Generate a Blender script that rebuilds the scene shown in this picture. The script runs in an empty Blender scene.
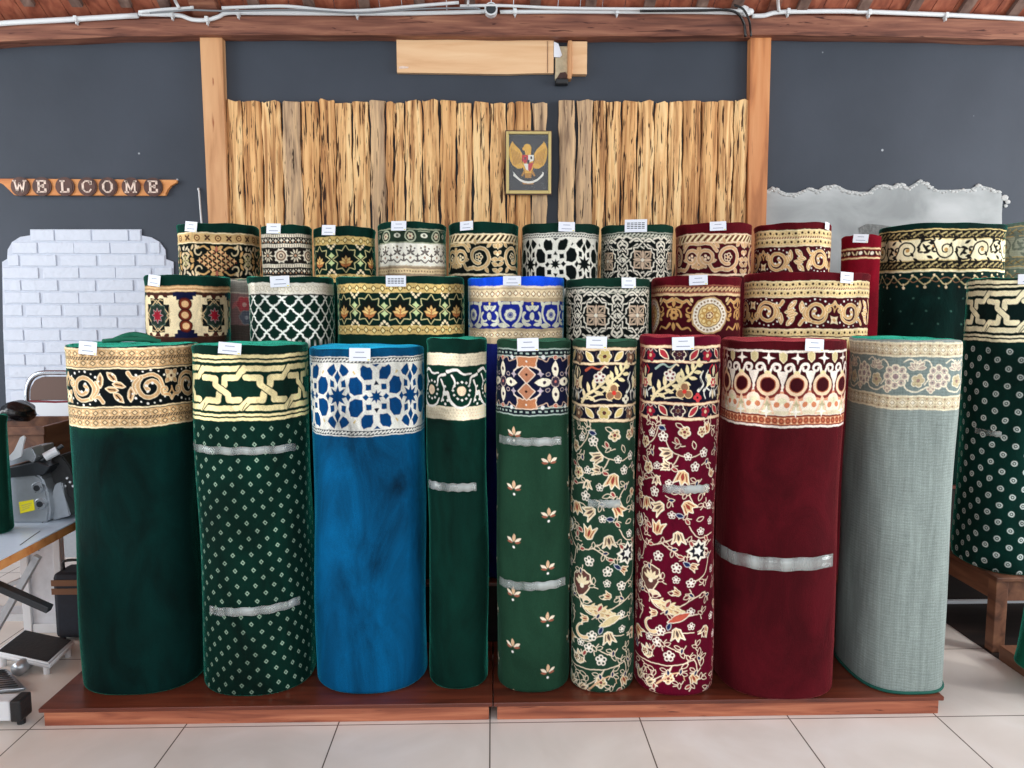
import math, random
import numpy as np
PI = math.pi

def lin(c):
    return np.array([(x/255/12.92 if x/255 <= .04045 else ((x/255+.055)/1.055)**2.4) for x in c], dtype=np.float32)

class Cv:
    """woven colour field of a carpet, drawn as vector shapes over the vertex grid of the roll (unit = about 3.5 mm)"""
    def __init__(s, X, Y, base, cell=.55, wob=.45, seed=1):
        s.xs, s.ys = X, Y
        gx, gy = np.meshgrid(X.astype(np.float32), Y.astype(np.float32))
        ph = seed*1.7
        s.X = gx + wob*.5*np.sin(gy*.31+ph) + wob*.25*np.sin(gy*.83+gx*.21+ph)
        s.Y = gy + wob*np.sin(gx*.11+ph)*.9 + wob*.5*np.sin(gx*.37+ph*2.1) + wob*.25*np.sin(gx*1.1+gy*.3+ph)
        s.cell = cell
        s.C = np.empty(gx.shape+(3,), dtype=np.float32); s.C[:] = lin(base)
        s.M = [(1,0,0,1,0,0)]
    def push(s, tx=0, ty=0, sx=1, sy=None, rot=0):
        if sy is None: sy = sx
        a,b,c,d,e,f = s.M[-1]; co, si = math.cos(rot), math.sin(rot)
        a2,b2,c2,d2 = co*sx, -si*sy, si*sx, co*sy
        s.M.append((a*a2+b*c2, a*b2+b*d2, c*a2+d*c2, c*b2+d*d2, a*tx+b*ty+e, c*tx+d*ty+f))
        return s
    def pop(s): s.M.pop()
    def __enter__(s): return s
    def __exit__(s, *a): s.pop()
    def tf(s, pts):
        a,b,c,d,e,f = s.M[-1]
        p = np.asarray(pts, dtype=np.float32).reshape(-1,2)
        return np.stack([a*p[:,0]+b*p[:,1]+e, c*p[:,0]+d*p[:,1]+f], 1)
    def k(s):
        a,b,c,d,e,f = s.M[-1]; return math.sqrt(abs(a*d-b*c))
    def box(s, x0, y0, x1, y1, m=2):
        i0 = np.searchsorted(s.xs, x0-m); i1 = np.searchsorted(s.xs, x1+m)
        j0 = np.searchsorted(s.ys, y0-m); j1 = np.searchsorted(s.ys, y1+m)
        if i1 <= i0 or j1 <= j0: return None
        return slice(j0,j1), slice(i0,i1)
    def blend(s, sl, d, col):
        a = np.clip(.5-d/s.cell, 0, 1)[...,None]
        s.C[sl] = s.C[sl]*(1-a) + lin(col)*a
    def poly(s, pts, col, ol=None, ow=0):
        p = s.tf(pts)
        if ol is not None: s._poly(p, ol, ow*s.k())
        s._poly(p, col, 0)
    def _poly(s, p, col, grow):
        g = 2+grow
        sl = s.box(p[:,0].min(), p[:,1].min(), p[:,0].max(), p[:,1].max(), g)
        if sl is None: return
        x, y = s.X[sl], s.Y[sl]
        q = np.roll(p, -1, 0); D = np.full(x.shape, 1e9, np.float32); ins = np.zeros(x.shape, bool)
        for (x0,y0),(x1,y1) in zip(p, q):
            ex, ey = x1-x0, y1-y0; L = ex*ex+ey*ey
            if L < 1e-12: continue
            t = np.clip(((x-x0)*ex+(y-y0)*ey)/L, 0, 1)
            D = np.minimum(D, (x-x0-t*ex)**2+(y-y0-t*ey)**2)
            if y0 != y1:
                ins ^= ((y0 > y) != (y1 > y)) & (x < (x1-x0)*(y-y0)/(y1-y0)+x0)
        D = np.sqrt(D); D = np.where(ins, -D, D)-grow
        s.blend(sl, D, col)
    def line(s, pts, w, col, w2=None, ol=None, ow=.8):
        p = s.tf(pts); k = s.k(); w *= k; w2 = w if w2 is None else w2*k
        if ol is not None: s._line(p, w+2*ow*k, w2+2*ow*k, ol)
        s._line(p, w, w2, col)
    def _line(s, p, w, w2, col):
        g = max(w,w2)/2
        sl = s.box(p[:,0].min(), p[:,1].min(), p[:,0].max(), p[:,1].max(), g+2)
        if sl is None: return
        x, y = s.X[sl], s.Y[sl]; D = np.full(x.shape, 1e9, np.float32)
        L = np.sqrt(((p[1:]-p[:-1])**2).sum(1)); T = L.sum()+1e-9; acc = 0
        for (x0,y0),(x1,y1),l in zip(p[:-1], p[1:], L):
            if l < 1e-6: continue
            t = np.clip(((x-x0)*(x1-x0)+(y-y0)*(y1-y0))/(l*l), 0, 1)
            d = np.sqrt((x-x0-t*(x1-x0))**2+(y-y0-t*(y1-y0))**2)
            ww = w+(w2-w)*(acc+t*l)/T
            D = np.minimum(D, d-ww/2); acc += l
        s.blend(sl, D, col)
    def dot(s, x, y, r, col, ry=None, ol=None, ow=.8):
        n = 14 if r > 2 else 8; ry = r if ry is None else ry
        pts = [(x+r*math.cos(2*PI*i/n), y+ry*math.sin(2*PI*i/n)) for i in range(n)]
        s.poly(pts, col, ol, ow)
    def ring(s, x, y, r, w, col, ry=None):
        n = 22; ry = r if ry is None else ry
        s.line([(x+r*math.cos(2*PI*i/n), y+ry*math.sin(2*PI*i/n)) for i in range(n+1)], w, col)
    def dia(s, x, y, rx, ry, col, ol=None, ow=.8):
        s.poly([(x-rx,y),(x,y-ry),(x+rx,y),(x,y+ry)], col, ol, ow)
    def rect(s, x0, y0, x1, y1, col): s.poly([(x0,y0),(x1,y0),(x1,y1),(x0,y1)], col)
    def strip(s, y0, y1, col):
        sl = (slice(None), slice(None)); d = np.abs(s.Y-(y0+y1)/2)-(y1-y0)/2
        s.blend(sl, d, col)
    def curve(s, pts, w, col, w2=None, ol=None, ow=.8):
        s.line(smooth(pts), w, col, w2, ol, ow)
    def leaf(s, x, y, L, W, ang, col, ol=None, ow=.8, vein=None):
        a = math.radians(ang); co, si = math.cos(a), math.sin(a); n = 5; P = []
        for i in range(n+1):
            t = i/n; P.append((t*L, -W/2*math.sin(PI*t)**.8 if 0<t<1 else 0))
        for i in range(n-1, 0, -1):
            t = i/n; P.append((t*L, W/2*math.sin(PI*t)**.8))
        s.poly([(x+co*px-si*py, y+si*px+co*py) for px,py in P], col, ol, ow)
        if vein is not None:
            s.line([(x+co*L*.25, y+si*L*.25),(x+co*L*.75, y+si*L*.75)], W*.28, vein)
    def spiral(s, x, y, r0, r1, a0, turns, w, col, w2=None, ol=None, ow=.8):
        n = int(abs(turns)*18)+4
        s.line([(x+(r0+(r1-r0)*i/n)*math.cos(math.radians(a0)+2*PI*turns*i/n),
                 y+(r0+(r1-r0)*i/n)*math.sin(math.radians(a0)+2*PI*turns*i/n)) for i in range(n+1)], w, col, w2, ol, ow)
    def star(s, x, y, r, r2, n, col, ol=None, ow=.8, ky=1, a0=0):
        s.poly([(x+(r if i%2==0 else r2)*math.cos(PI*i/n+a0), y+ky*(r if i%2==0 else r2)*math.sin(PI*i/n+a0)) for i in range(2*n)], col, ol, ow)
    def flower(s, x, y, r, n, col, ctr, ol=None, pr=.42, a0=0):
        if ol is not None:
            for i in range(n): s.dot(x+r*.6*math.cos(2*PI*i/n+a0), y+r*.6*math.sin(2*PI*i/n+a0), r*pr+.9, ol)
        for i in range(n): s.dot(x+r*.6*math.cos(2*PI*i/n+a0), y+r*.6*math.sin(2*PI*i/n+a0), r*pr, col)
        s.dot(x, y, r*.3, ctr)

def smooth(p, n=5):
    p = [np.array(q, float) for q in p]; P = [2*p[0]-p[1]]+p+[2*p[-1]-p[-2]]; o = []
    for i in range(1, len(P)-2):
        a,b,c,d = P[i-1],P[i],P[i+1],P[i+2]
        for k in range(n):
            t = k/n
            o.append(.5*(2*b+(c-a)*t+(2*a-5*b+4*c-d)*t*t+(3*b-a-3*c+d)*t**3))
    o.append(p[-1]); return [tuple(q) for q in o]

TAN=(214,176,128); CREAM=(240,220,180); WHITE=(236,232,222); BLACK=(10,16,18); DKG=(4,44,34); MAROON=(72,8,20)
GOLD=(216,190,128); NAVY=(14,18,48); BROWN=(150,92,58)

def reps(c, P, off=0):
    lo, hi = c.xs[0], c.xs[-1]
    k0 = math.floor((lo-off)/P)-1; k1 = math.ceil((hi-off)/P)+1
    return [(k, off+k*P) for k in range(k0, k1+1)]

def chain(c, y, h, P, bg, a, b, dark):                # strip of little diamonds between lines
    c.strip(y-h/2, y+h/2, bg)
    for k, x in reps(c, P):
        c.dia(x, y, P*.34, h*.34, dark); c.dia(x, y, P*.22, h*.22, a)
        c.dot(x+P/2, y-h*.22, h*.1, b); c.dot(x+P/2, y+h*.22, h*.1, b)
def rope(c, y, h, P, a, b, slant=1.0):                 # slanting dashes
    c.strip(y-h/2, y+h/2, b)
    for k, x in reps(c, P):
        c.line([(x-slant*h*.35, y+h*.28),(x+slant*h*.35, y-h*.28)], P*.42, a)

def scroll(c, u0, vc, half, s, col, edge, wh, flip0=1, star=False):
    for k, x in reps(c, half, u0):
        for m in (1,-1):
            with c.push(x, vc, s*m, s*(flip0 if k%2==0 else -flip0)):
                # stem with tail, curl
                c.curve([(-43,-15),(-38,-9),(-30,-11),(-21,-13),(-13,-9),(-10,-1),(-11,5)], 2.8, col, 2.2, edge, .7)
                c.spiral(-22,0, 13.2,3.5, -130, -1.25, 3.3, col, 2.8, edge, .7)
                c.curve([(-33,-9),(-38,-2),(-36,6)], 2.3, col, 1.5, edge, .6)
                c.spiral(-8,4, 4.2,1.2, 100, 1.1, 2.1, col, 1.6, edge, .5)
                c.curve([(-8,8.5),(-3,9.5),(0,14)], 2.6, col, 1.8, edge, .5)
                c.curve([(-4,9),(-1,5),(0,1)], 1.8, col, 1.2)
                for lx,ly,L,W,a in ((-41,14,14,5.2,-88),(-48,15,13,5.4,-135),(-46,-1,12,5.2,-168)):
                    c.leaf(lx,ly,L,W,a,col,edge,.9,(60,34,28) if not star else edge)
                for q in range(6): 
                    t = math.radians(200+q*24); c.dot(-22+18.3*math.cos(t), -1+16.5*math.sin(t), .9+.35*(q%2), wh)
                for q in range(7):
                    t = math.radians(40+q*20); c.dot(-22+18.5*math.cos(t), 1+15.5*math.sin(t), .9+.4*(q%2), wh)
                for px,py in ((-26,-2),(-20,-4),(-25,4)): c.dot(px,py,1.5,wh)
                c.dot(-56,-6,1,wh); c.dot(-53,13,1.1,wh)
        with c.push(x, vc, s, s*(flip0 if k%2==0 else -flip0)):
            if star:
                c.star(0,-9,7.5,3.6,4,CREAM,None,a0=PI/4); c.dia(0,-9,2.6,2.6,col)
            else:
                for a in range(4): c.leaf(0,-10,9,5,45+90*a,col,edge,.5)
                for a in range(4): c.leaf(0,-10,6,4,90*a,CREAM,edge,.3)
                c.dot(0,-10,1.6,(70,30,20))

def p_scroll_green(c):   # roll with tan scroll on near-black green
    c.strip(2.5, 84, BLACK)
    for y in (7, 16.5, 67, 76.8):
        chain(c, y, 8.4, 9.7, TAN, (236,206,160), CREAM, (70,56,44))
    for y in (11.8, 71.8): rope(c, y, 3, 3.2, (200,170,130), (50,30,28), .8)
    for y in (2.2, 22.3, 61.4, 81.6): c.strip(y-.9, y+.7, CREAM)
    c.strip(82.4, 86, DKG)
    scroll(c, 38, 41.5, 111, 1, (208,168,120), (240,222,188), WHITE)

def p_interlace(c, s=1, col=(246,230,172), vc=43, dark=(6,40,30), off=-8, P=46, kx=1, h_marks=False):
    with c.push(0, vc, 1, s):
        c.strip(vc-34.5*s, vc+34*s, dark)
        for y0,y1 in ((-34,-30.5),(-28.5,-26.3),(-22.8,-17.2),(17.2,22.8),(25.8,28.2),(30,33)):
            c.strip(vc+y0*s, vc+y1*s, col)
        for k, x in reps(c, P*kx, off):
            with c.push(x,0,kx,1):
                C = [(48,-20),(40,-11),(27,-11),(27,-4),(20,5),(19,12),(6,12),(-2,20)]
                B = [(3,-11),(17,-10.5),(17,-4),(30,6),(30.5,11.5),(42,12)]
                c.line(C, 6.3, col, None, dark, 1.0)
                c.line([(49,-20),(54,-20)],5.2,col); c.line([(-2,20),(-8,20)],5.2,col)
                c.line(B, 6.3, col, None, dark, 1.0)
                c.line([(44.5,-22.5),(38.5,-14.2)],.8,dark); c.line([(3.5,15),(-1.5,22.5)],.8,dark)

def p_green_interlace(c):
    p_interlace(c)
    r = 0
    for j in range(40):
        y = 84+j*8.2
        for k, x in reps(c, 18.5, (j%2)*9.25+j*.8):
            c.dia(x, y, 2.3, 2.6, (142,168,146)); c.dia(x, y, 1.15, 1.3, (4,36,26))
def p_bench_interlace(c):
    p_interlace(c, .93, (236,228,190), 34, (6,24,22), 8, 46, .78)
    for j in range(40):
        y = 74+j*8.8
        for k, x in reps(c, 22, (j%2)*11):
            c.dot(x, y, 3.1, (186,196,190)); c.dot(x, y, 1.9, (8,30,26)); c.dot(x,y,.9,(186,196,190))

def p_stars(c, s, vc, u0, bg, fg, dk, line_c, h0, h1):
    c.strip(vc-40*s, vc+40*s, line_c); c.strip(vc-33.8*s, vc+33.8*s, bg)
    for y in (-36.6*s, 36.8*s):
        rope(c, vc+y, 3.6*s, 4*s, bg, dk, 1.3)
    for y in (-39.6,-33.8,33.8,39.8): c.strip(vc+(y-.6)*s, vc+(y+.6)*s, bg)
    for k, x in reps(c, 80*s, u0):
        for my in (1,-1):
            for m in (1,-1):
                with c.push(x, vc, s*m, s*my):
                    c.rect(5.2,-13,10.8,-7.2,fg)
                    c.poly([(14,-3),(22,-1.6),(27,-5),(28.5,-12),(26,-19.5),(19,-20.5),(14,-14)], fg)
                    c.poly([(3.5,-18),(12,-17.5),(15.5,-22),(16,-29),(13.5,-32.5),(9,-30.5),(6,-30.5),(3.5,-26)], fg)
                    c.poly([(22.5,-27),(24,-25.5),(21.5,-22.5),(20.8,-24)], GOLD if fg!=dk else dk)
                    # outer star cell, measured from 40
                    c.poly([(31,-30),(36,-33),(38.5,-26),(34,-20),(30,-22),(27.5,-26)], fg)
                    c.poly([(31.5,-17),(36,-15),(36,-9),(31,-9.5)], fg)
                with c.push(x, vc, s*m, s*my):
                    c.dia(10.5,0,3.2,3.2,fg); c.poly([(0,-16.5),(2.6,-12),(-2.6,-12)] , dk)
                    c.poly([(0,-33.5+3.5),(3.6,-33),(-3.6,-33)], fg)
        with c.push(x, vc, s): c.star(0,0,7.2,3.6,8,fg)
        with c.push(x+40*s, vc, s):
            c.star(0,0,11.5,5.5,8,fg)
            for m in (-1,1):
                c.dia(0,m*19.5,3.4,7,fg); c.poly([(m*9,0),(m*11.5,-4.5),(m*14.5,0),(m*11.5,4.5)],fg)
def p_blue(c):
    p_stars(c, 1, 48.5, 8.8, (232,232,222), (2,64,116), (14,26,48), (16,30,52), 0, 0)
def p_bw_stars(c):
    p_stars(c, .78, 34, -5, (232,230,216), (8,16,16), (8,16,16), (8,16,16), 0, 0)

def p_narrow(c):
    dk=(6,46,34)
    c.strip(14, 84, dk)
    for a,b in ((14.5,27),(68.5,82)):
        c.strip(a,b,(232,220,190))
        for j in range(3):
            yy=a+3.2+j*3.1
            for k,x in reps(c,3.4,j*1.7): c.dot(x,yy,.75,(206,190,158))
    for k,x in reps(c,36,5):
        with c.push(x,52):
            c.dot(0,0,4.6,(240,214,180),5)
            for i in range(12):
                a=2*PI*i/12; c.dia(8.8*math.cos(a),9.2*math.sin(a),1.5,1.5,WHITE)
            c.curve([(-15,2),(-12,11),(-4,17),(6,15),(10,9)],3.4,WHITE,1.6)
            c.curve([(-15,-19),(-5,-21),(2,-17),(10,-17)],3.6,WHITE,1.6)
            c.curve([(-10,-15),(-7,-8),(-9,-2)],2.4,WHITE,1.2)
            c.curve([(-18,-16),(-26,-13),(-28,-6)],3.2,WHITE,1.4)
            c.dot(-18,3,2.6,WHITE); c.dot(-21,10,1.5,WHITE); c.dot(-15,10,1.5,WHITE); c.dot(-18,14,1.4,WHITE); c.dot(-18,-4,1.3,WHITE)
            c.curve([(13,-10),(17,0),(13,12)],2.2,WHITE,1)

def tri_leaf(c,x,y):
    with c.push(x,y):
        c.leaf(0,4,9,4,-90,(214,176,140)); c.leaf(-1,4,8.5,3.4,-150,(236,220,196)); c.leaf(1,4,8.5,3.4,-30,(236,220,196))
        c.leaf(-1,5,7,2.6,-172,(150,90,70)); c.leaf(1,5,7,2.6,-8,(150,90,70)); c.dot(0,9.5,1.4,(240,236,226))
def p_navy_flower(c):
    lt=(168,186,176)
    for a in (10,69.5):
        c.strip(a-2,a+6.5,lt); c.strip(a-.6,a+5.2,(16,24,34))
        for k,x in reps(c,6.5): c.rect(x-1.6,a+1.4,x+1.6,a+3.2,lt)
    c.strip(16.5,67.5,NAVY)
    for k,x in reps(c,63,-7.5):
        for my in (1,-1):
            with c.push(x,42,1,my):
                c.poly([(-11,-26),(11,-26),(9,-20),(10,-15),(4,-17.5),(0,-15.5),(-4,-17.5),(-10,-15),(-9,-20)],(190,124,84),(236,214,190),1)
                c.dot(0,-22,1,WHITE)
                for m in (-1,1):
                    c.line([(m*9,-16),(m*14,-12),(m*14,-8)],1.6,(232,216,200)); c.star(m*14.5,-8.5,3.6,1.8,4,(190,176,186))
                    c.curve([(m*10,-25),(m*16,-23),(m*21,-21),(m*24,-25),(m*31,-24)],1.1,(200,170,150))
                    c.dot(m*17,-25.5,2.2,(226,226,220))
                c.dia(0,-8.6,8.3,8.3,(190,130,98),(236,216,196),1); c.dot(0,-8.6,1.4,(50,16,14))
        with c.push(x+31.5,42):
            for a,L in ((0,15),(90,15),(180,17),(270,15)):
                co,si=math.cos(math.radians(a)),math.sin(math.radians(a))
                c.leaf(3.5*co,3.5*si,L+3,9,a,(240,232,208)); c.dot(13*co,13*si,1.9,(60,44,60)); 
            c.flower(0,0,5,8,(60,50,66),(200,120,110),(190,170,160))
            for m in (-1,1):
                for q in (-1,1): c.dot(m*9,q*8,2.2,(40,40,70),1.6,(200,180,170),.6)
            for q in (-1,1):
                c.dot(0,q*24.5,2.6,(196,110,90),2,(226,214,200),.6)
    for j in range(12):
        y=92+j*28
        for k,x in reps(c,75.2,-21.5+(j%2)*37.6): tri_leaf(c,x,y)

def acan(c,x,y,s,rot,col,m=1):
    with c.push(x,y,s*m,s,math.radians(rot)):
        c.curve([(-14,3),(-6,0),(3,-.5),(13,-3)],2.6,col,1.6)
        for x,y,L,a in ((-10,1,7,-75),(-5,0,9,-68),(0,-.5,9,-62),(5,-1,8,-55),(-7,1,7,55),(-1,.5,8,48),(5,0,8,40),(10,-2,6,20),(10,-2,7,-30)): c.leaf(x,y,L,3.1,a,col)
def daisy(c,x,y,r,bg,o=(232,222,206)):
    for i in range(5):
        a=2*PI*i/5-PI/2; c.dot(x+r*.62*math.cos(a),y+r*.62*math.sin(a),r*.44,o)
    for i in range(5):
        a=2*PI*i/5-PI/2; c.dot(x+r*.6*math.cos(a),y+r*.6*math.sin(a),r*.22,bg)
    c.dot(x,y,r*.26,(246,240,226))
def tulip(c,x,y,r,ang,a=(222,190,140),b=(150,60,50)):
    with c.push(x,y,r/8.6,r/8.6,math.radians(ang)):
        P=[(-6,0),(-4,-4.5),(1,-5.5),(7.5,-8),(4,-2.6),(9,0),(4,2.6),(7.5,8),(1,5.5),(-4,4.5)]
        c.poly(P,a,(242,234,210),.9); c.leaf(-4,0,9,3.4,0,b); c.line([(-3,-2.6),(4,-4.8)],1.1,b); c.line([(-3,2.6),(4,4.8)],1.1,b)
def fborder(c,y0,red,P=62):
    L=(226,200,150)
    for k,x in reps(c,P,0):
        for m in (-1,1):
            c.leaf(x+m*12+m*8,y0-5,13,5.5,90+m*42,(170,50,60) if red else (214,190,120),(240,226,196),.9)
            c.curve([(x+m*6,y0+3),(x+m*9,y0-1),(x+m*8,y0-4)],.8,(90,70,60))
        c.flower(x,y0,7,6,(200,180,110) if not red else (60,30,44),(90,50,40),(236,224,196),.34)
        c.flower(x+P/2,y0+1,6.5,5,(150,26,46) if red else (120,84,66),(220,190,150),(120,110,90) if not red else (60,40,60),.36)
        c.curve([(x+P/2-8,y0-3),(x+P/2-4,y0-6),(x+P/2,y0-3),(x+P/2+4,y0-6),(x+P/2+8,y0-3)],1.1,(190,176,160))
def floral(c, du, dv, bg, red, vb):
    # border: vb = offset of the first line
    dk=(16,16,34)
    c.strip(vb,vb+74,dk)
    cr=(238,214,176)
    for a,b in ((0,2.6),(15,17.2),(57.5,59.8),(72.5,75.2)):
        c.strip(vb+a-.5,vb+b+.5,(150,70,60) if red else (120,90,60)); c.strip(vb+a,vb+b,cr)
    fborder(c,vb+8.8,red); fborder(c,vb+66,red)
    vc=vb+37
    for k,x in reps(c,82,du+20):
        with c.push(x,vc):
            acan(c,-4,-7,1.25,-38,(238,222,170)); acan(c,-28,6,1.35,-28,(234,216,168))
            c.curve([(-44,15),(-34,14),(-20,8),(-12,-2)],1.6,(234,216,168))
            daisy(c,-23,-7,6,(110,34,50)); c.curve([(-23,-12),(-18,-18),(-15,-17)],1.6,(226,206,170))
            c.curve([(-38,-14),(-31,-18),(-24,-15),(-18,-19)],2.6,(170,80,60) if not red else (150,170,160),1)
            c.flower(-8,9,7.5,3,(150,110,80),(210,60,50),(238,206,150),.5,.5)
            c.curve([(-28,17),(-18,15),(-10,17)],1.6,(236,220,190),.8)
            for m,q in ((7,0),(14,-2)):
                c.curve([(m,8),(m+5,2),(m+2,-5),(m+5,-12)],3.2,(230,228,214),1.2); c.curve([(m+1,6),(m+4,1),(m+2,-4)],1,dk)
            c.flower(6,15,4.5,4,(200,60,66) if red else (226,220,196),(60,30,40),None,.5)
            for m in (-1,1):
                with c.push(28,0,m,1):
                    c.poly([(1,0),(5,-7),(12,-9),(10,-2),(11,5),(4,3)],(238,226,180) if m<0 else (226,206,160)); 
                    c.curve([(3,-17),(7,-13),(5,-8)],2,(176,40,50) if red else (200,190,150),1); c.leaf(2,7,10,3.4,70,(226,226,216)); c.curve([(6,9),(11,6),(14,10),(12,16)],1.5,(214,214,206))
            c.flower(28,1,5.5,6,(190,40,56) if red else (170,110,70),(240,220,180),(240,226,200),.3)
            c.leaf(28,-5,12,5,-90,(236,220,180)); c.leaf(28,8,10,4,90,(226,206,170))
    # body
    for k,x0 in reps(c,130,0):
        with c.push(x0+du,dv):
            S=(232,214,186)
            for st in ([(-42,18),(-30,34),(-18,26),(-12,8)],[(38,40),(22,46),(8,44),(-2,38),(-8,24)],[(8,44),(0,56),(-20,60)],[(-38,92),(-24,92),(-16,96)],
                       [(-44,126),(-30,140),(-8,138),(8,128)],[(-8,138),(14,150),(34,146)],[(20,118),(30,130),(50,128)],[(-30,140),(-34,156),(-48,160)],
                       [(-36,176),(-30,182),(-22,178)],[(12,204),(24,196),(36,190)],[(-24,190),(-14,206),(10,214),(32,212)],[(-40,236),(-12,238),(2,232),(28,232)],
                       [(-8,244),(10,252),(30,262),(34,276)],[(-44,266),(-20,268),(6,268),(30,262)],[(6,268),(-4,280),(-24,290),(-44,282)],[(30,70),(20,84),(26,98)],
                       [(-44,60),(-36,72),(-22,70)],[(-40,200),(-30,212),(-34,224)],[(44,150),(40,168),(28,176)],[(-20,60),(-30,48),(-24,36)]):
                c.curve(st,1.1,S)
            for x,y,r in ((-9,26,5.5),(36,42,5),(25,56,5),(-18,84,5.5),(-12,152,5.5),(8,163,5.5),(23,178,5),(-8,232,5.5),(-11,245,5.5),(24,209,4.5),(2,258,6),(-42,160,4.5),(44,98,4.6),(-44,214,4.6),(-34,186,4.4)):
                daisy(c,x,y,r,bg)
            for x,y,r,a,b in ((-4,43,8,160,0),(12,66,9,100,1),(-4,56,6.5,190,0),(-30,97,8,80,1),(-12,100,8.5,150,0),(-13,123,8.5,-80,1),(9,130,8,85,0),(18,97,8.5,50,1),(-16,71,6,90,0),(10,233,8,80,0),(-37,238,8,40,1),(-22,258,8.5,-100,0),(30,282,7,60,1),(-34,286,7,-60,0),(40,18,7,-120,1),(-44,78,7,20,0),(42,232,7,120,1),(-45,120,6.5,-40,0),(-18,290,7,-30,0)):
                tulip(c,x,y,r,a,(222,190,140) if b else (232,208,168),(150,60,50) if b else (90,70,64))
            for x,y,r in ((-33,33,7.5),(13,20,7.5),(33,20,6.5),(-28,60,8),(2,282,7.5),(-26,258,5)):
                c.flower(x,y,r*.8,5,(222,196,150),(120,50,50),(240,232,210),.38,.3)
                for i in range(5): c.dot(x+r*.46*math.cos(2*PI*i/5+.3),y+r*.46*math.sin(2*PI*i/5+.3),.9,bg)
            # palmette, pair of long leaves, medallion, crescent
            with c.push(-20,176):
                c.poly([(-12,-6),(-6,-12),(2,-13),(9,-9),(10,0),(5,9),(-1,16),(-7,10),(-12,2)],(96,60,54),(238,222,190),1.3)
                for a in (-150,-120,-90,-60,-30): c.leaf(0,2,11,3.6,a,(232,214,176))
                c.dot(0,3,2.6,(240,228,200)); c.leaf(-2,14,14,6,20,(226,206,170),(240,230,210),.6)
            c.leaf(-18,200,40,9,18,(216,184,134),(240,230,205),1,(150,70,50)); acan(c,0,206,1.1,25,(232,214,170)); c.leaf(0,222,26,7,-28,(196,90,70) if red else (220,200,150),(240,230,205),.9)
            c.star(30,144,13,9,8,(238,232,214)); c.star(30,144,9.5,6,8,(22,18,30)); c.star(30,144,5.5,3,5,(240,236,226))
            c.spiral(-18,226,9,6,60,.55,3.4,(226,196,150),1.2,(240,230,210),.6)
            c.spiral(-44,120,8,6,-60,.5,2.6,(236,230,214),1); c.curve([(-10,290),(4,278),(16,276),(20,284)],2.2,(222,180,140),1)
            for x,y,a in ((-24,22,-50),(22,30,70),(-38,50,20),(2,84,-20),(34,84,120),(-38,140,200),(-28,118,30),(40,190,150),(18,190,30),(-36,196,240),(36,250,100),(-2,206,-60),(28,112,-20),(-44,98,60),(16,270,-30),(38,270,-70),(-14,276,200),(4,12,30),(-22,12,60),(0,190,10),(-34,270,160),(14,252,60)):
                c.leaf(x,y,8,3.6,a,(150,60,60) if (x+y)%3==0 else bg,S,.8)
            rg=random.Random(5); pts=[(-9,26),(36,42),(25,56),(-18,84),(-12,152),(8,163),(23,178),(-8,232),(24,209),(2,258),(-4,43),(12,66),(-30,97),(-12,100),(-13,123),(9,130),(18,97),(10,233),(-33,33),(13,20),(33,20),(-28,60),(-20,176),(-4,200),(12,206),(30,144),(-18,226),(-37,238)]
            tries=0
            while tries<900:
                tries+=1; x=rg.uniform(-62,66); y=rg.uniform(8,300)
                if min((x-a)**2+(y-b)**2 for a,b in pts)<150: continue
                pts.append((x,y)); q=rg.random(); a=rg.uniform(0,360); ca,sa=math.cos(math.radians(a)),math.sin(math.radians(a))
                if q<.2: daisy(c,x,y,4.2,bg)
                elif q<.3: tulip(c,x,y,5.2,a,(226,198,152),(140,70,60))
                else:
                    c.curve([(x-7*ca,y-7*sa),(x-2*ca+2*sa,y-2*sa-2*ca),(x+6*ca,y+6*sa)],1,S)
                    c.leaf(x,y,6.5,3,a+50,(150,60,60) if q>.85 else bg,S,.75); c.leaf(x-2*ca,y-2*sa,6,2.8,a-55,(28,40,80) if q<.5 else bg,S,.75)
            for x,y,a in ((-14,16,20),(14,108,190),(22,160,210),(-42,250,60),(0,230,-70)): c.leaf(x,y,8,4,a,(28,40,80),(190,196,200),.7)
def p_floral_green(c): floral(c,-2,76,(33,62,46),False,7)
def p_floral_red(c): floral(c,-6,76,(88,3,30),True,9)

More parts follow.
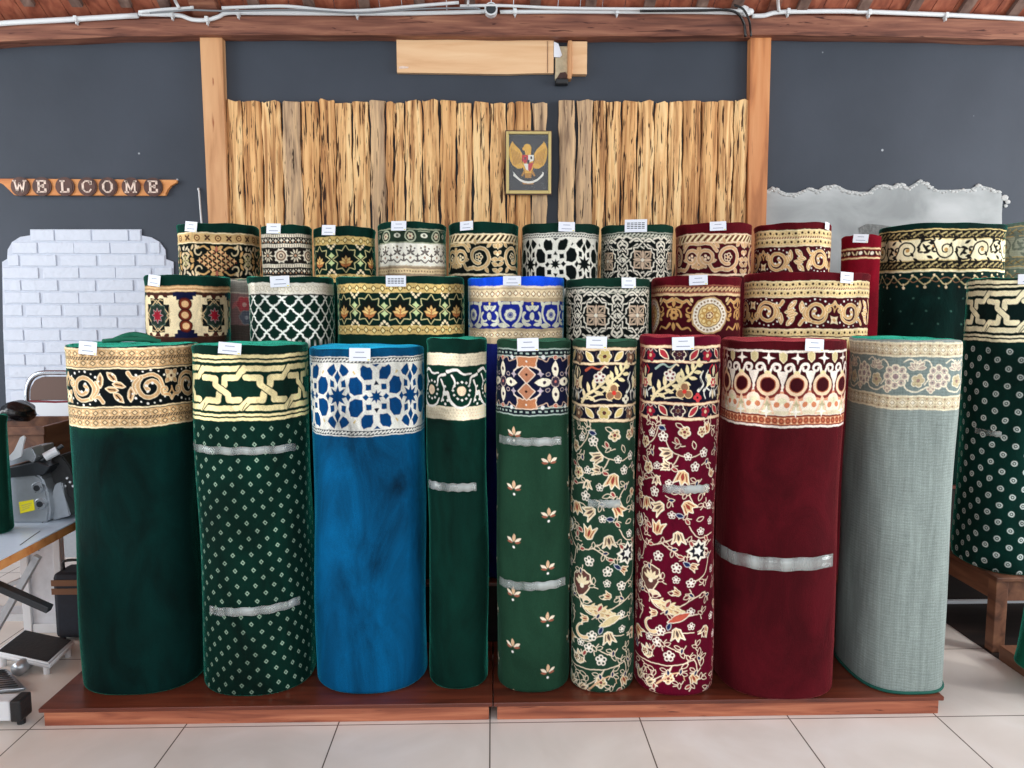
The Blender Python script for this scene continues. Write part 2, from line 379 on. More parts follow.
def p_arcade(c):
    dk=(58,8,16); W=(240,228,214); T=(206,130,92); CR=(236,216,170)
    c.strip(9,11.5,W); c.strip(11.5,33,dk); c.strip(33,76,(238,226,206)); c.strip(76,85,(206,136,100)); c.strip(74.8,76.4,(120,50,40)); c.strip(84,85.2,(120,50,40)); c.strip(85.2,87.4,W)
    c.strip(50,60,(214,150,116)); c.strip(70,74,(224,212,180))
    for k,x in reps(c,28.7,14.3):
        with c.push(x,44):
            c.dot(0,-1,13.4,dk,14.5); c.dot(0,4,13.5,(120,44,40),10)
    for k,x in reps(c,28.7,14.3):
        with c.push(x,44):
            c.poly([(14.3,-13),(17.5,-9),(14.3,3),(11.1,-9)],W)
            c.poly([(14.3-6,-14),(14.3+6,-14),(14.3+1.6,-2),(14.3,1),(14.3-1.6,-2)],W)
            c.star(0,-27,6.6,2.2,4,W,a0=PI/2); c.poly([(11,-31.5),(14.3,-33),(17.6,-31.5),(17.4,-26),(14.3,-23),(11.2,-26)],(206,190,140),(236,220,180),.7)
            for m in (-1,1):
                c.spiral(m*8.3,-17,4.6,2.2,200 if m>0 else -20,.95*m,3.1,W,2.2)
                c.curve([(m*3.6,-17),(m*1.8,-12),(0,-9)],2.6,W)
            c.dot(0,-11,3.4,(230,214,160)); c.ring(0,0,9.4,3.8,(236,206,170)); c.dot(0,0,7,dk); c.ring(0,0,7.6,.9,(170,90,60))
            c.poly([(-8,30),(0,9),(8,30)],(236,196,164)); c.poly([(-5.6,30),(0,13),(5.6,30)],(222,210,172))
            c.star(0,20,4,2,4,(190,178,140),a0=PI/2); c.star(0,27,6.5,2,4,(248,242,226),a0=PI/2)
            with c.push(14.3,13):
                c.dot(0,1.5,7.4,(240,220,196),6.4); c.dot(0,3,4.6,(222,216,180),3.6)
                c.dot(-5,7,2.9,T); c.dot(5,7,2.9,T); c.line([(0,6),(0,12)],1.6,(240,230,206))
    for k,x in reps(c,6.4): 
        c.dot(x,80.2,2.5,(140,66,46),3); c.dot(x,80.2,1.4,(190,106,76))
        c.dot(x+3.2,77.6,.7,CREAM); c.dot(x+3.2,82.8,.7,CREAM)

def p_gray(c):
    tn=(214,200,168); ol=(222,214,190); gd=(118,132,128)
    c.strip(2,71,gd)
    for a in (9.5,63):
        c.strip(a-7.4,a+7.4,(224,214,186)); c.strip(a-5.6,a+5.6,(196,182,150))
        for k,x in reps(c,9.5):
            c.dia(x,a,4.6,4.6,(224,214,186)); c.dia(x,a,3.2,3.2,(180,164,134)); c.dia(x,a,2,2,(230,224,204)); c.dot(x+4.75,a-4,1,(150,120,100)); c.dot(x+4.75,a+4,1,(150,120,100))
    for k,x in reps(c,43,-8):
        with c.push(x,36.5):
            for i in range(8):
                t=2*PI*i/8; c.dot(8.6*math.cos(t),8.8*math.sin(t),4.2,ol)
            for i in range(8):
                t=2*PI*i/8; c.dot(8.4*math.cos(t),8.6*math.sin(t),2.7,(178,160,150)); c.dot(8.4*math.cos(t),8.6*math.sin(t),1,(110,112,108))
            c.dot(0,0,4.6,ol); c.dot(0,0,2.8,(150,130,130))
        with c.push(x+21.5,35):
            for i in range(6): c.leaf(-1,-6,9,3.4,-170+i*32,(176,158,146),ol,.8)
            c.flower(0,6,6.5,5,(190,176,140),(150,120,110),ol,.4)
            c.curve([(-14,-13),(-8,-16),(0,-11),(8,-15),(14,-9),(12,2),(7,10)],1.5,ol)
            c.curve([(-14,8),(-10,15),(0,17),(10,12)],1.6,ol)
            c.flower(14,14,4,4,(186,166,150),(220,210,186),ol,.4); c.curve([(-14,-4),(-10,2),(-10,6)],1.3,ol)

# ---- second row
def p_step_star(c):
    cr=(226,206,166); br=(70,34,26); bk=(10,16,16)
    c.strip(1.5,8,(176,134,92)); c.strip(2.5,4,(214,178,130)); c.strip(6,7.4,(222,190,146)); c.strip(8,60,cr); c.strip(8,11,(60,34,26)); c.strip(52,60,(60,34,26))
    for k,x in reps(c,62,-33.8):
        with c.push(x,31):
            for my in (1,-1):
                c.poly([(-14,my*-21),(14,my*-21),(14,my*-18),(10,my*-18),(6,my*-23),(2,my*-17),(0,my*-16),(-2,my*-17),(-6,my*-23),(-10,my*-18),(-14,my*-18)],br)
            c.poly([(-9,-17),(9,-17),(9,-11),(15,-11),(15,11),(9,11),(9,17),(-9,17),(-9,11),(-15,11),(-15,-11),(-9,-11)],bk)
            c.star(0,0,15,11.5,4,bk,(196,170,130),1); c.star(0,0,12.6,10.5,8,(30,44,36),(80,96,84),.8); c.star(0,0,9.6,6.5,8,(12,20,18))
            for a in range(4):
                with c.push(0,0,1,1,a*PI/2):
                    c.line([(-8,-15),(-4,-16),(0,-12.5),(4,-16),(8,-15)],1.1,(180,156,116))
            c.star(0,0,7.4,4,8,(140,24,40),(140,130,126),.7)
        with c.push(x+31,31):
            for my in (1,-1):
                c.poly([(-11,my*-23),(11,my*-23),(11,my*-18.5),(8,my*-18.5),(8,my*-15),(-8,my*-15),(-8,my*-18.5),(-11,my*-18.5)],NAVY)
            for y in (-11,0,11):
                c.dot(0,y,6.6,(66,18,18)); c.dot(0,y,5.2,(110,44,28)); c.dot(0,y,3.4,(222,176,126))
def p_lattice(c):
    c.strip(1.5,14,(220,214,198)); c.strip(1.8,2.6,(40,44,40)); c.strip(13,14.2,(30,30,28))
    for k,x in reps(c,7): c.ring(x,7.4,2.3,.7,(188,176,150)); c.dot(x+3.5,4.6,.8,(190,180,156)); c.dot(x+3.5,10.4,.8,(190,180,156))
    c.strip(14.2,62,(8,36,28))
    for j in range(-1,7):
        y=18+j*8.5
        for k,x in reps(c,17,(j%2)*8.5):
            with c.push(x,y):
                for m in (1,-1):
                    c.line([(0,-8.5),(2.8*m,-6.8),(2.8*m,-5.2),(5.7*m,-2.6),(7*m,-2.4),(8.5*m,0)],1.9,(222,224,214))
    c.strip(-3,1.5,DKG)
    c.strip(1.8,13,(220,214,198))
    for k,x in reps(c,7): c.ring(x,7.4,2.3,.7,(188,176,150)); c.dot(x+3.5,4.6,.8,(190,180,156)); c.dot(x+3.5,10.4,.8,(190,180,156))
    c.strip(13,14.2,(30,30,28))
def p_octa(c, P, u0, vc, s, out=(206,196,140)):
    g=(214,184,116)
    def goldstrip(y,h):
        c.strip(y-h/2,y+h/2,g); 
        for k,x in reps(c,9*s): c.dia(x,y,3.4*s,h*.42,(120,92,40)); c.dia(x,y,2*s,h*.26,(240,222,160)); c.dot(x+4.5*s,y,h*.1,(90,70,40))
    c.strip(vc-25*s,vc+26*s,(6,34,26))
    goldstrip(vc-21*s,9*s); goldstrip(vc+21*s,9*s)
    for k,x in reps(c,P,u0):
        with c.push(x,vc,s):
            c.star(0,0,14.5,10,8,(6,30,22),out,.9); c.star(0,0,12,8,8,(14,20,16))
            for a,L in ((-90,9),(-55,8),(-125,8),(-20,8),(-160,8)): c.leaf(0,5,L,3.2,a,(226,190,120),(120,70,40),.4)
            c.line([(0,9),(0,0)],1.4,(190,120,70)); c.leaf(0,8,7,3,-30,(190,120,70)); c.leaf(0,8,7,3,-150,(190,120,70))
        with c.push(x+P/2,vc,s):
            for y in (-4,4): c.star(0,y,3.6,2.2,4,(196,210,150))
            for y in (-12,12): c.dot(0,y,1.6,CREAM); c.dot(-2.6,y*1.18,1.5,CREAM); c.dot(2.6,y*1.18,1.5,CREAM); c.dot(-4.4,y*1.36,1.2,CREAM); c.dot(4.4,y*1.36,1.2,CREAM)
def p_big_octa(c): p_octa(c,32,0,27,1)
def p_small_octa(c): p_octa(c,30,.5,26,.9)
def p_royal(c):
    bl=(22,34,120); w=(196,196,176)
    c.strip(0,16,(176,156,124)); c.strip(0,2,(214,200,180)); c.strip(4,12,(214,196,160))
    for k,x in reps(c,6.2):
        c.dia(x,8,3,3.4,(150,116,84)); c.dia(x,8,1.8,2,(236,226,200)); 
    c.strip(16,45,bl); c.strip(43,58,(176,156,124)); c.strip(46,52,(214,196,160))
    for k,x in reps(c,6.2): c.dia(x,49,2.6,2.6,(150,116,84)); c.dia(x,49,1.4,1.4,(236,226,200))
    for k,x in reps(c,45.5,-5.5):
        with c.push(x,29.5):
            c.flower(0,0,6.5,8,w,(60,66,120),(40,50,130),.36); c.ring(0,0,2.6,.8,(60,70,130))
            for m in (-1,1):
                with c.push(0,0,m,1):
                    c.curve([(2,-12),(9,-11),(11,-3),(8,6),(2,11)],3,w,1.6); c.leaf(3,12,11,5,-14,w); c.leaf(9,-8,8,4,-60,w)
                    c.leaf(12,4,8,4,60,w); c.dot(14,-2,1.4,w)
        with c.push(x+22.75,29.5):
            c.dot(0,1,2.6,w,4); c.star(0,-8,4.6,2,5,w,a0=-PI/2); c.dot(0,-12,1.3,(220,200,120))
            for m in (-1,1):
                with c.push(0,0,m,1):
                    c.spiral(5,2,5.5,3.5,-60,.5,2.4,w,1.6); c.leaf(2,-4,8,3.6,-50,w); c.leaf(1,10,9,3.6,-10,w); c.dot(6,-9,1.3,w); c.dot(9,-1,1.2,w)
def p_knot(c, P, u0, vc, s, bg=(10,16,16), y0=1):
    w=(228,222,204)
    c.strip(y0,y0+7*s,(20,34,28)); c.strip(y0,y0+1,(170,176,160)); c.strip(y0+5.6*s,y0+6.6*s,(190,190,170)); rope(c,y0+3.6*s,3.2*s,4.4*s,(200,200,182),(24,36,30),1.2)
    c.strip(y0+7*s,vc+40*s,bg)
    for k,x in reps(c,P,u0):
        for my in (1,-1):
            for m in (1,-1):
                with c.push(x,vc,m*P/45,s*my):
                    L=lambda p,wd=1.8: c.line(p,wd*.8,w,None,bg,.9)
                    L([(-1,-13),(6,-17),(13,-12),(17,-12),(17,-6),(22.5,0)]) 
                    L([(0,-20),(6,-13),(10,-13),(10,-9),(13,-7),(13,-3),(16,0)])
                    c.curve([(0,-24),(7,-20.5),(14,-24)],2,w); c.curve([(0,-19.5),(7,-23.5),(14,-19.5)],2,w,None,bg,.6)
                    c.curve([(14,-24),(19,-26),(22.5,-22),(22.5,-18),(18,-15)],2,w)
                    c.curve([(22.5,-22),(17,-18),(19,-12),(22.5,-10)],2,w,None,bg,.5)
                    L([(22.5,-7),(15,0)],2); L([(22.5,-13),(19,-9)],1.8); c.line([(19,-1),(22.5,2)],1.6,w)
        with c.push(x,vc,min(s,P/45)):
            t=(200,176,150)
            for i in range(4):
                with c.push(0,0,1,1,PI/4+i*PI/2):
                    c.line([(3,0),(8,-4.5),(13,0),(8,4.5),(3,0)],1.7,t); c.line([(3,0),(10,0)],1.3,t)
            for i in range(4): c.leaf(0,0,11,4,i*90,t,bg,.6)
            c.dot(0,0,2,w)
def p_knot_near(c): p_knot(c,45,-12,30,1)
def p_knot_far(c): p_knot(c,41,6,29,.9)
def p_medal(c):
    mr=(64,8,18); g=(196,150,92)
    c.strip(1,10,(150,90,70)); rope(c,5,5,4.6,(212,176,130),(90,30,34),1.3); c.strip(9,11.6,(228,196,150)); c.strip(11.6,62,mr)
    for k,x in reps(c,74,13.5):
        with c.push(x,31.5):
            c.dot(0,0,19,(196,160,110)); c.dot(0,0,17.4,(236,226,206)); 
            for i in range(26):
                a=2*PI*i/26; c.dot(14.6*math.cos(a),14.6*math.sin(a),1.1,(140,110,80))
            c.dot(0,0,12.2,(140,104,60)); c.dot(0,0,11.2,(226,200,140))
            for i in range(8):
                a=2*PI*i/8; c.dot(7.2*math.cos(a),7.2*math.sin(a),3.1,(190,146,80)); c.dot(7.6*math.cos(a),7.6*math.sin(a),1.7,(232,210,150))
            c.dot(0,0,3.8,(120,44,30)); c.flower(0,0,3,5,(230,210,170),(110,30,30))
        with c.push(x+37,31):
            for m in (-1,1):
                with c.push(0,0,m,1):
                    c.spiral(0,-1,8,4,160,.45,2,g,1.2); c.curve([(2,-16),(9,-13),(14,-15),(18,-11)],3.2,g,1.2,(220,190,140),.4); c.curve([(10,-13),(7,-8),(3,-8)],1.8,g)
                    c.curve([(4,9),(9,14),(15,12),(18,15)],2.6,g,1.2); c.leaf(12,-2,7,3.4,40,g); c.leaf(14,6,6,3,-30,g); c.leaf(17,-18,6,3,60,(220,190,140)); c.spiral(16,-6,4,2,0,.7,1.4,g)
            c.flower(0,0,5.5,6,g,mr,None,.36); c.leaf(0,-8,8,4,-90,g); c.leaf(0,7,9,4,90,g)
def p_maroon_scroll(c, u0=28.4, half=85.5, s=.8, vc=34, f=-1, y0=1.5):
    c.strip(y0,y0+62,(64,8,18))
    for y in (y0+4, y0+12.6, vc+20, vc+28):
        c.strip(y-3.4,y+3.4,(224,200,146)); c.strip(y-3.4,y-2.4,(242,224,180)); 
        for k,x in reps(c,6.4,y): c.dot(x,y,1.35,(50,22,16)); c.dot(x+3.2,y+1,.7,(180,140,84))
    rope(c,y0+8.3,1.8,2.6,(230,206,160),(120,60,40),.6); c.strip(y0+16,y0+17.2,(236,214,176)); c.strip(vc+16,vc+17,(236,214,176))
    scroll(c,u0,vc,half,s,(206,164,108),(236,212,170),WHITE,f,True)
def p_maroon_near(c): p_maroon_scroll(c)
def p_maroon_far(c): p_maroon_scroll(c,-30,78,.72,31,-1,0)
def p_plain_red(c):
    c.strip(9,20,(224,196,150)); c.strip(10.6,18.4,(120,20,30)); c.strip(11.6,17.2,(60,16,20))
    for k,x in reps(c,12): c.dot(x,14.4,1.9,(236,226,206)); c.line([(x+4,13),(x+6,15.8)],1.3,(214,190,150)); c.line([(x+8,15.8),(x+9,13)],1.3,(214,190,150))
def p_big_green(c, cr=(236,226,188), bk=(24,22,20), gn=(4,34,30)):
    c.strip(0,42,cr)
    for y in (4,34.5):
        c.strip(y-4.4,y+4.4,bk); 
        for k,x in reps(c,7.4): c.line([(x-4,y+2.2),(x,y-.6),(x+3.4,y-2.2)],1.5,(176,160,110)); c.line([(x-3,y-.6),(x+1,y+2.2)],.9,(120,104,70))
        c.strip(y-5.2,y-4.2,(214,190,130)); c.strip(y+4.2,y+5.2,(214,190,130))
    for k,x in reps(c,36,4):
        m=1 if k%2 else -1
        with c.push(x,19.3,1,m):
            c.spiral(0,0,9.5,2,180,1.35,1.7,bk,1.3); c.curve([(-9.5,0),(-14,9),(-22,8),(-26,2)],1.6,bk); c.curve([(9,-2),(14,-8),(20,-9)],1.6,bk,.8)
            for a,b,r in ((-15,4,200),(12,-7,-60),(14,-6,60),(-20,8,120),(6,8,40),(-6,-8,230),(19,-7,20),(3,2,60)): c.leaf(a,b,6,2.6,r,bk)
            for a,b,r in ((-4,12,150),(8,11,20),(2,-13,200),(22,2,-60),(-17,-2,120),(26,-9,160),(10,3,-80),(-24,10,60)): c.leaf(a,b,6,2.8,r,bk); c.leaf(a,b,5,2,r+70,bk)
            c.dot(0,0,2,(190,150,90)); c.leaf(15,4,8,3.2,-30,bk); c.leaf(18,6,7,3,30,bk); c.dot(24,-3,1.3,(190,150,90))
    c.strip(41.5,100,gn)
    for k,x in reps(c,20):
        c.curve([(x-10,52),(x-5,46),(x,50),(x+5,54),(x+10,52)],1.3,(190,176,130)); c.curve([(x-10,48),(x-4,52),(x+4,47),(x+10,48)],.9,(130,96,70))
        c.dot(x-6,45,1.2,CREAM); c.dot(x+6,57,1.5,CREAM); c.dot(x-1,56,1,(190,150,110)); c.dot(x+2,44,1,CREAM); c.line([(x+6,57),(x+6,53)],.8,CREAM)
    for j in range(3):
        for k,x in reps(c,24,(j%2)*12): c.dot(x,68+j*13,1.1,(60,96,84))
def p_gray_green(c): p_big_green(c,(176,186,170),(120,134,124),(110,130,118))
def p_gray_hidden(c):
    c.strip(2,14,(150,148,138)); c.strip(14,60,(150,120,118)); c.strip(1,2,(200,196,180)); c.strip(13,14.4,(206,200,184))
    for k,x in reps(c,30,6):
        c.flower(x,25,8,6,(200,90,96),(230,190,180),(196,150,140)); c.flower(x+2,38,7,6,(110,120,136),(170,180,190),(150,150,150)); c.leaf(x+10,20,9,4,60,(120,110,100)); c.leaf(x-12,30,9,4,-60,(196,120,120))
    c.strip(46,62,(92,84,78))
# ---- third row
def p_lozenge(c):
    t=(200,160,104); c.strip(1.5,12.5,(206,172,118)); c.strip(1.5,2.6,CREAM); c.strip(11.4,12.6,CREAM)
    for i,(k,x) in enumerate(reps(c,10.6,0)):
        if k%2:
            for a in range(4): c.leaf(x,7,4,2,45+90*a,(70,40,30))
            c.dot(x,7,1,(70,40,30))
        else: c.ring(x,7,2.6,1.3,(110,70,44)); c.dot(x,7,.8,(80,40,30))
    c.strip(12.6,62,(10,18,16))
    for k,x in reps(c,68,-2):
        with c.push(x,29.5):
            for i in range(-3,4):
                for j in range(-3,4):
                    X,Y=(i+j)*4.3,(i-j)*3
                    if abs(X)/17+abs(Y)/13<1.02: c.star(X,Y,2.9,1.3,4,(220,176,124)); c.dot(X+2,Y+1.4,.8,(130,60,40))
            for my in (-1,1):
                c.leaf(0,my*11,7,4,my*30,t); c.leaf(0,my*11,7,4,180-my*30,t); c.leaf(0,my*9,6,3,my*90,(170,100,80))
                for m in (-1,1):
                    with c.push(0,0,m,my):
                        c.curve([(8,-11),(13,-14),(19,-12)],2,t,1.2); c.spiral(18,-9,4.6,3,-90,.7,1.9,(210,190,150),1.3); c.leaf(19,-11,6,3,-60,(222,200,160))
                        c.leaf(24,-3,8,3,-60,t); c.leaf(26,-10,6,2.6,-110,(214,190,150)); c.leaf(28,-5,7,2.8,-30,(214,190,150)); c.leaf(30,-14,5,2.4,50,(214,200,170)); c.leaf(23,-1,5,3,0,t)
        with c.push(x+34,29.5):
            c.dia(0,0,5,6,(170,160,110)); c.dia(0,0,2.6,3.4,(60,50,30)); 
            for a in range(4): c.leaf(0,0,9,2.6,45+90*a,(206,190,150))
            for my in (-1,1): c.leaf(-3,my*11,5,2.4,-60,(214,200,170)); c.leaf(4,my*12,5,2.4,60,(214,200,170))
    c.strip(47,49,CREAM); c.strip(49,62,(170,120,90))
def p_multi(c):
    bk=(28,24,22); w=(214,206,186)
    c.strip(0,60,bk)
    for y,h in ((1.6,3.2),(11.5,3.6),(31.5,3.6),(43,3.2)):
        c.strip(y-h/2,y+h/2,w)
        for k,x in reps(c,2.4): c.line([(x,y-h*.3),(x,y+h*.3)],.7,(110,92,76))
    for y in (6.4,37): 
        for k,x in reps(c,6): c.star(x,y,2.3,1,4,w); c.dot(x+3,y+1.6,.8,(176,140,110)); c.dot(x+3,y-1.6,.6,w)
    for k,x in reps(c,15.2,-6.5):
        if k%2==0:
            c.dot(x,21.5,6.6,w); c.dot(x,21.5,5.2,(110,80,62)); c.dot(x,21.5,3.8,(206,190,164)); c.dot(x,21.5,2.2,(80,50,40)); c.dot(x,21.5,1,w)
            for i in range(10): c.dot(x+6.9*math.cos(PI*i/5),21.5+6.9*math.sin(PI*i/5),.9,w)
        else:
            for i in range(10): c.leaf(x+2*math.cos(PI*i/5),21.5+2*math.sin(PI*i/5),5,1.7,36*i,(206,196,172))
            c.dot(x,21.5,1.3,(190,150,120))
    c.strip(46,60,DKG)
def p_lace(c):
    c.strip(0,15,(34,50,38)); c.strip(0,1.2,(150,156,130))
    c.strip(13.6,14.8,(150,156,130))
    for k,x in reps(c,14,-2):
        if k%2==0: c.ring(x,7.5,5.4,1.3,(170,176,150)); c.dot(x,7.5,3.8,(70,48,44)); c.flower(x,7.5,3.6,6,(196,190,160),(130,60,60),None,.34)
        else: c.dot(x,7,3.6,(206,206,186),2.4); c.dot(x,7,1.5,(90,90,80)); c.line([(x-6,2.6),(x+6,2.6)],.8,(150,156,130))
    c.strip(14.8,37,(224,220,206))
    ink=(84,76,70)
    for k,x in reps(c,14.5,-2):
        for a in (-90,-30,-150,30,150): c.leaf(x,22+2,5,2,a,ink)
        c.dot(x,18,1.4,(120,110,90)); c.star(x+7.25,27,3,1.3,4,ink); c.leaf(x+7.25,33,4.5,2,-90,ink); c.leaf(x+7.25,33,4,1.6,-30,ink); c.leaf(x+7.25,33,4,1.6,-150,ink)
        c.curve([(x-4,31),(x,34),(x+4,31)],1.2,ink); c.dot(x,29,1.3,(150,120,100)); c.dot(x+4,19.5,1,ink); c.dot(x-4,19.5,1,ink)
    c.strip(37,48,(150,128,104)); c.strip(37,38,(190,176,150)); c.strip(40,45,(206,184,144))
    for k,x in reps(c,3): c.dot(x,42.5,.8,(130,96,70))
    c.strip(48,60,(20,34,28))
    for k,x in reps(c,6): c.star(x,51,2.4,1,4,(206,196,160))
def p_rope_scroll(c, u0, s, bg, gold, light, dk, vt=1):
    c.strip(vt,vt+10,(196,164,116)); c.strip(vt,vt+1.2,light); c.strip(vt+8,vt+9,light)
    for k,x in reps(c,6.3): c.line([(x-2.4,vt+7),(x+2.4,vt+2.2)],1.9,dk); c.line([(x+.7,vt+7),(x+5.5,vt+2.2)],1.7,(240,226,186))
    c.strip(vt+10,vt+58,bg); vc=vt+23
    for k,x in reps(c,102*s,u0):
        for m in (1,-1):
            with c.push(x,vc,s*m,s):
                c.spiral(-21,0,13,6.5,120,-1.1,3.0,gold,2.4,light,.6); c.flower(-21,0,4.2,5,bg,gold,light,.3)
                for a,b,r in ((-31,-9,230),(-25,-13,260),(-12,-10,-50),(-33,3,170),(-30,11,140),(-8,2,20),(-14,11,60)): c.leaf(a,b,7,3.6,r,gold,light,.3)
                c.curve([(-28,12),(-36,13),(-42,6),(-51,12)],3,gold,2,light,.4)
                c.spiral(-43,1,9,4.5,100,1.2,2.8,gold,2.2,light,.5)
                for i in range(3): c.dot(-43+2*math.cos(2.1*i),1+2*math.sin(2.1*i),1.5,light)
                c.curve([(-33,-6),(-40,-13),(-51,-12)],2.8,gold,2,light,.4); c.leaf(-50,-10,7,3,90,gold); c.leaf(-46,12,7,3,200,gold)
        with c.push(x,vc,s):
            for y,w in ((-12,5),(-5,3.5),(2,4.5),(8,6.5),(14,5)):
                for m in (-1,1): c.leaf(0,y+2,w+1.5,3.8,-90+m*62,gold,light,.4)
            c.leaf(0,-8,7,4,-90,gold,light,.4); c.dot(0,-2,1.8,light); c.leaf(0,14,6,4,90,gold,light,.4)
    c.strip(vt+40,vt+42,light)
def p_black_scroll(c): p_rope_scroll(c,14.5,.93,(12,20,16),(206,172,120),(238,222,184),(30,26,20))
def p_red_scroll(c): p_rope_scroll(c,37,1,(70,10,20),(206,166,122),(236,210,178),(96,50,40),2)
def p_none(c): pass

def Sh(c, d):          # the same colour field, measured from d units lower down
    import copy
    q = copy.copy(c); q.Y = c.Y-d; q.ys = c.ys-d; q.M = list(c.M); return q
import bpy, bmesh
from mathutils import Vector, Matrix
random.seed(7)
SC = bpy.context.scene
COL = SC.collection
R = math.radians
F = 760.0; PITCH = R(5.7); YAW = R(1.5); EYE = Vector((0,0,1.387))
cam_d = bpy.data.cameras.new('camera'); cam = bpy.data.objects.new('camera', cam_d); COL.objects.link(cam)
cam_d.sensor_width = 36; cam_d.lens = 36*F/1024; cam_d.clip_start = .02; cam_d.clip_end = 200
cam.location = EYE; cam.rotation_euler = (R(90)-PITCH, 0, -YAW)
SC.camera = cam
MC = Matrix.Rotation(-YAW,3,'Z') @ Matrix.Rotation(R(90)-PITCH,3,'X')
MI = MC.transposed()
def ray(px, py): return MC @ Vector(((px-512)/F, -(py-384)/F, -1))
def at(px, py, Y=None, z=None, X=None):
    d = ray(px, py)
    t = (Y-EYE.y)/d.y if Y is not None else ((z-EYE.z)/d.z if z is not None else (X-EYE.x)/d.x)
    return EYE+d*t
def proj(p):
    q = MI @ (Vector(p)-EYE); return 512+F*q.x/-q.z, 384-F*q.y/-q.z

# ------------------------------------------------------------ materials
def nt(name):
    m = bpy.data.materials.new(name); m.use_nodes = True; t = m.node_tree; return m, t, t.nodes['Principled BSDF'], t.links
def rgb(c): return tuple(float(x) for x in lin(c))+(1,)
def plain(name, c, rough=.5, metal=0, spec=.5, alpha=1, coat=0, bump=0, bs=60, var=0):
    m,t,b,l = nt(name); b.inputs['Base Color'].default_value = rgb(c); b.inputs['Roughness'].default_value = rough
    b.inputs['Metallic'].default_value = metal; b.inputs['Specular IOR Level'].default_value = spec; b.inputs['Alpha'].default_value = alpha
    b.inputs['Coat Weight'].default_value = coat
    tc = t.nodes.new('ShaderNodeTexCoord'); n = t.nodes.new('ShaderNodeTexNoise'); n.inputs['Scale'].default_value = bs; n.inputs['Detail'].default_value = 5
    l.new(tc.outputs['Object'], n.inputs['Vector'])
    if bump:
        bp = t.nodes.new('ShaderNodeBump'); bp.inputs['Strength'].default_value = bump; bp.inputs['Distance'].default_value = .01
        l.new(n.outputs['Fac'], bp.inputs['Height']); l.new(bp.outputs['Normal'], b.inputs['Normal'])
    if var:
        mx = t.nodes.new('ShaderNodeMix'); mx.data_type = 'RGBA'; mx.inputs[6].default_value = rgb(tuple(x*(1-var) for x in c)); mx.inputs[7].default_value = rgb(tuple(min(255,x*(1+var)) for x in c))
        l.new(n.outputs['Fac'], mx.inputs[0]); l.new(mx.outputs[2], b.inputs['Base Color'])
    return m
def ramp(t, stops):
    r = t.nodes.new('ShaderNodeValToRGB'); e = r.color_ramp.elements
    while len(e) > 1: e.remove(e[0])
    e[0].position = stops[0][0]; e[0].color = rgb(stops[0][1])
    for p,c in stops[1:]:
        q = e.new(p); q.color = rgb(c)
    return r
def wood(name, stops, stretch=(18,18,1.2), scale=3, rough=.6, spec=.3, crack=None, rings=True, bump=.3, seed=0):
    m,t,b,l = nt(name); N = t.nodes.new
    tc = N('ShaderNodeTexCoord'); mp = N('ShaderNodeMapping'); mp.inputs['Scale'].default_value = stretch; mp.inputs['Location'].default_value = (seed,seed*.7,seed*1.3)
    oi = N('ShaderNodeObjectInfo'); va = N('ShaderNodeVectorMath'); va.operation='MULTIPLY_ADD'; 
    l.new(oi.outputs['Random'], va.inputs[0]); va.inputs[1].default_value=(37,17,29); l.new(tc.outputs['Object'], va.inputs[2])
    l.new(va.outputs[0], mp.inputs['Vector'])
    n = N('ShaderNodeTexNoise'); n.inputs['Scale'].default_value = scale; n.inputs['Detail'].default_value = 7; n.inputs['Distortion'].default_value = .6
    l.new(mp.outputs['Vector'], n.inputs['Vector'])
    r = ramp(t, stops); l.new(n.outputs['Fac'], r.inputs['Fac']); last = r.outputs['Color']
    if crack:
        n2 = N('ShaderNodeTexNoise'); n2.inputs['Scale'].default_value = scale*crack[2]; n2.inputs['Detail'].default_value = 4; n2.inputs['Distortion'].default_value = 1.2
        l.new(mp.outputs['Vector'], n2.inputs['Vector'])
        mr = N('ShaderNodeMapRange'); mr.inputs[1].default_value = crack[1]; mr.inputs[2].default_value = crack[1]+.05; l.new(n2.outputs['Fac'], mr.inputs[0])
        mx = N('ShaderNodeMix'); mx.data_type='RGBA'; l.new(mr.outputs[0], mx.inputs[0]); l.new(last, mx.inputs[6]); mx.inputs[7].default_value = rgb(crack[0]); last = mx.outputs[2]
    l.new(last, b.inputs['Base Color']); b.inputs['Roughness'].default_value = rough; b.inputs['Specular IOR Level'].default_value = spec
    bp = N('ShaderNodeBump'); bp.inputs['Strength'].default_value = bump; bp.inputs['Distance'].default_value = .004; l.new(n.outputs['Fac'], bp.inputs['Height']); l.new(bp.outputs['Normal'], b.inputs['Normal'])
    return m
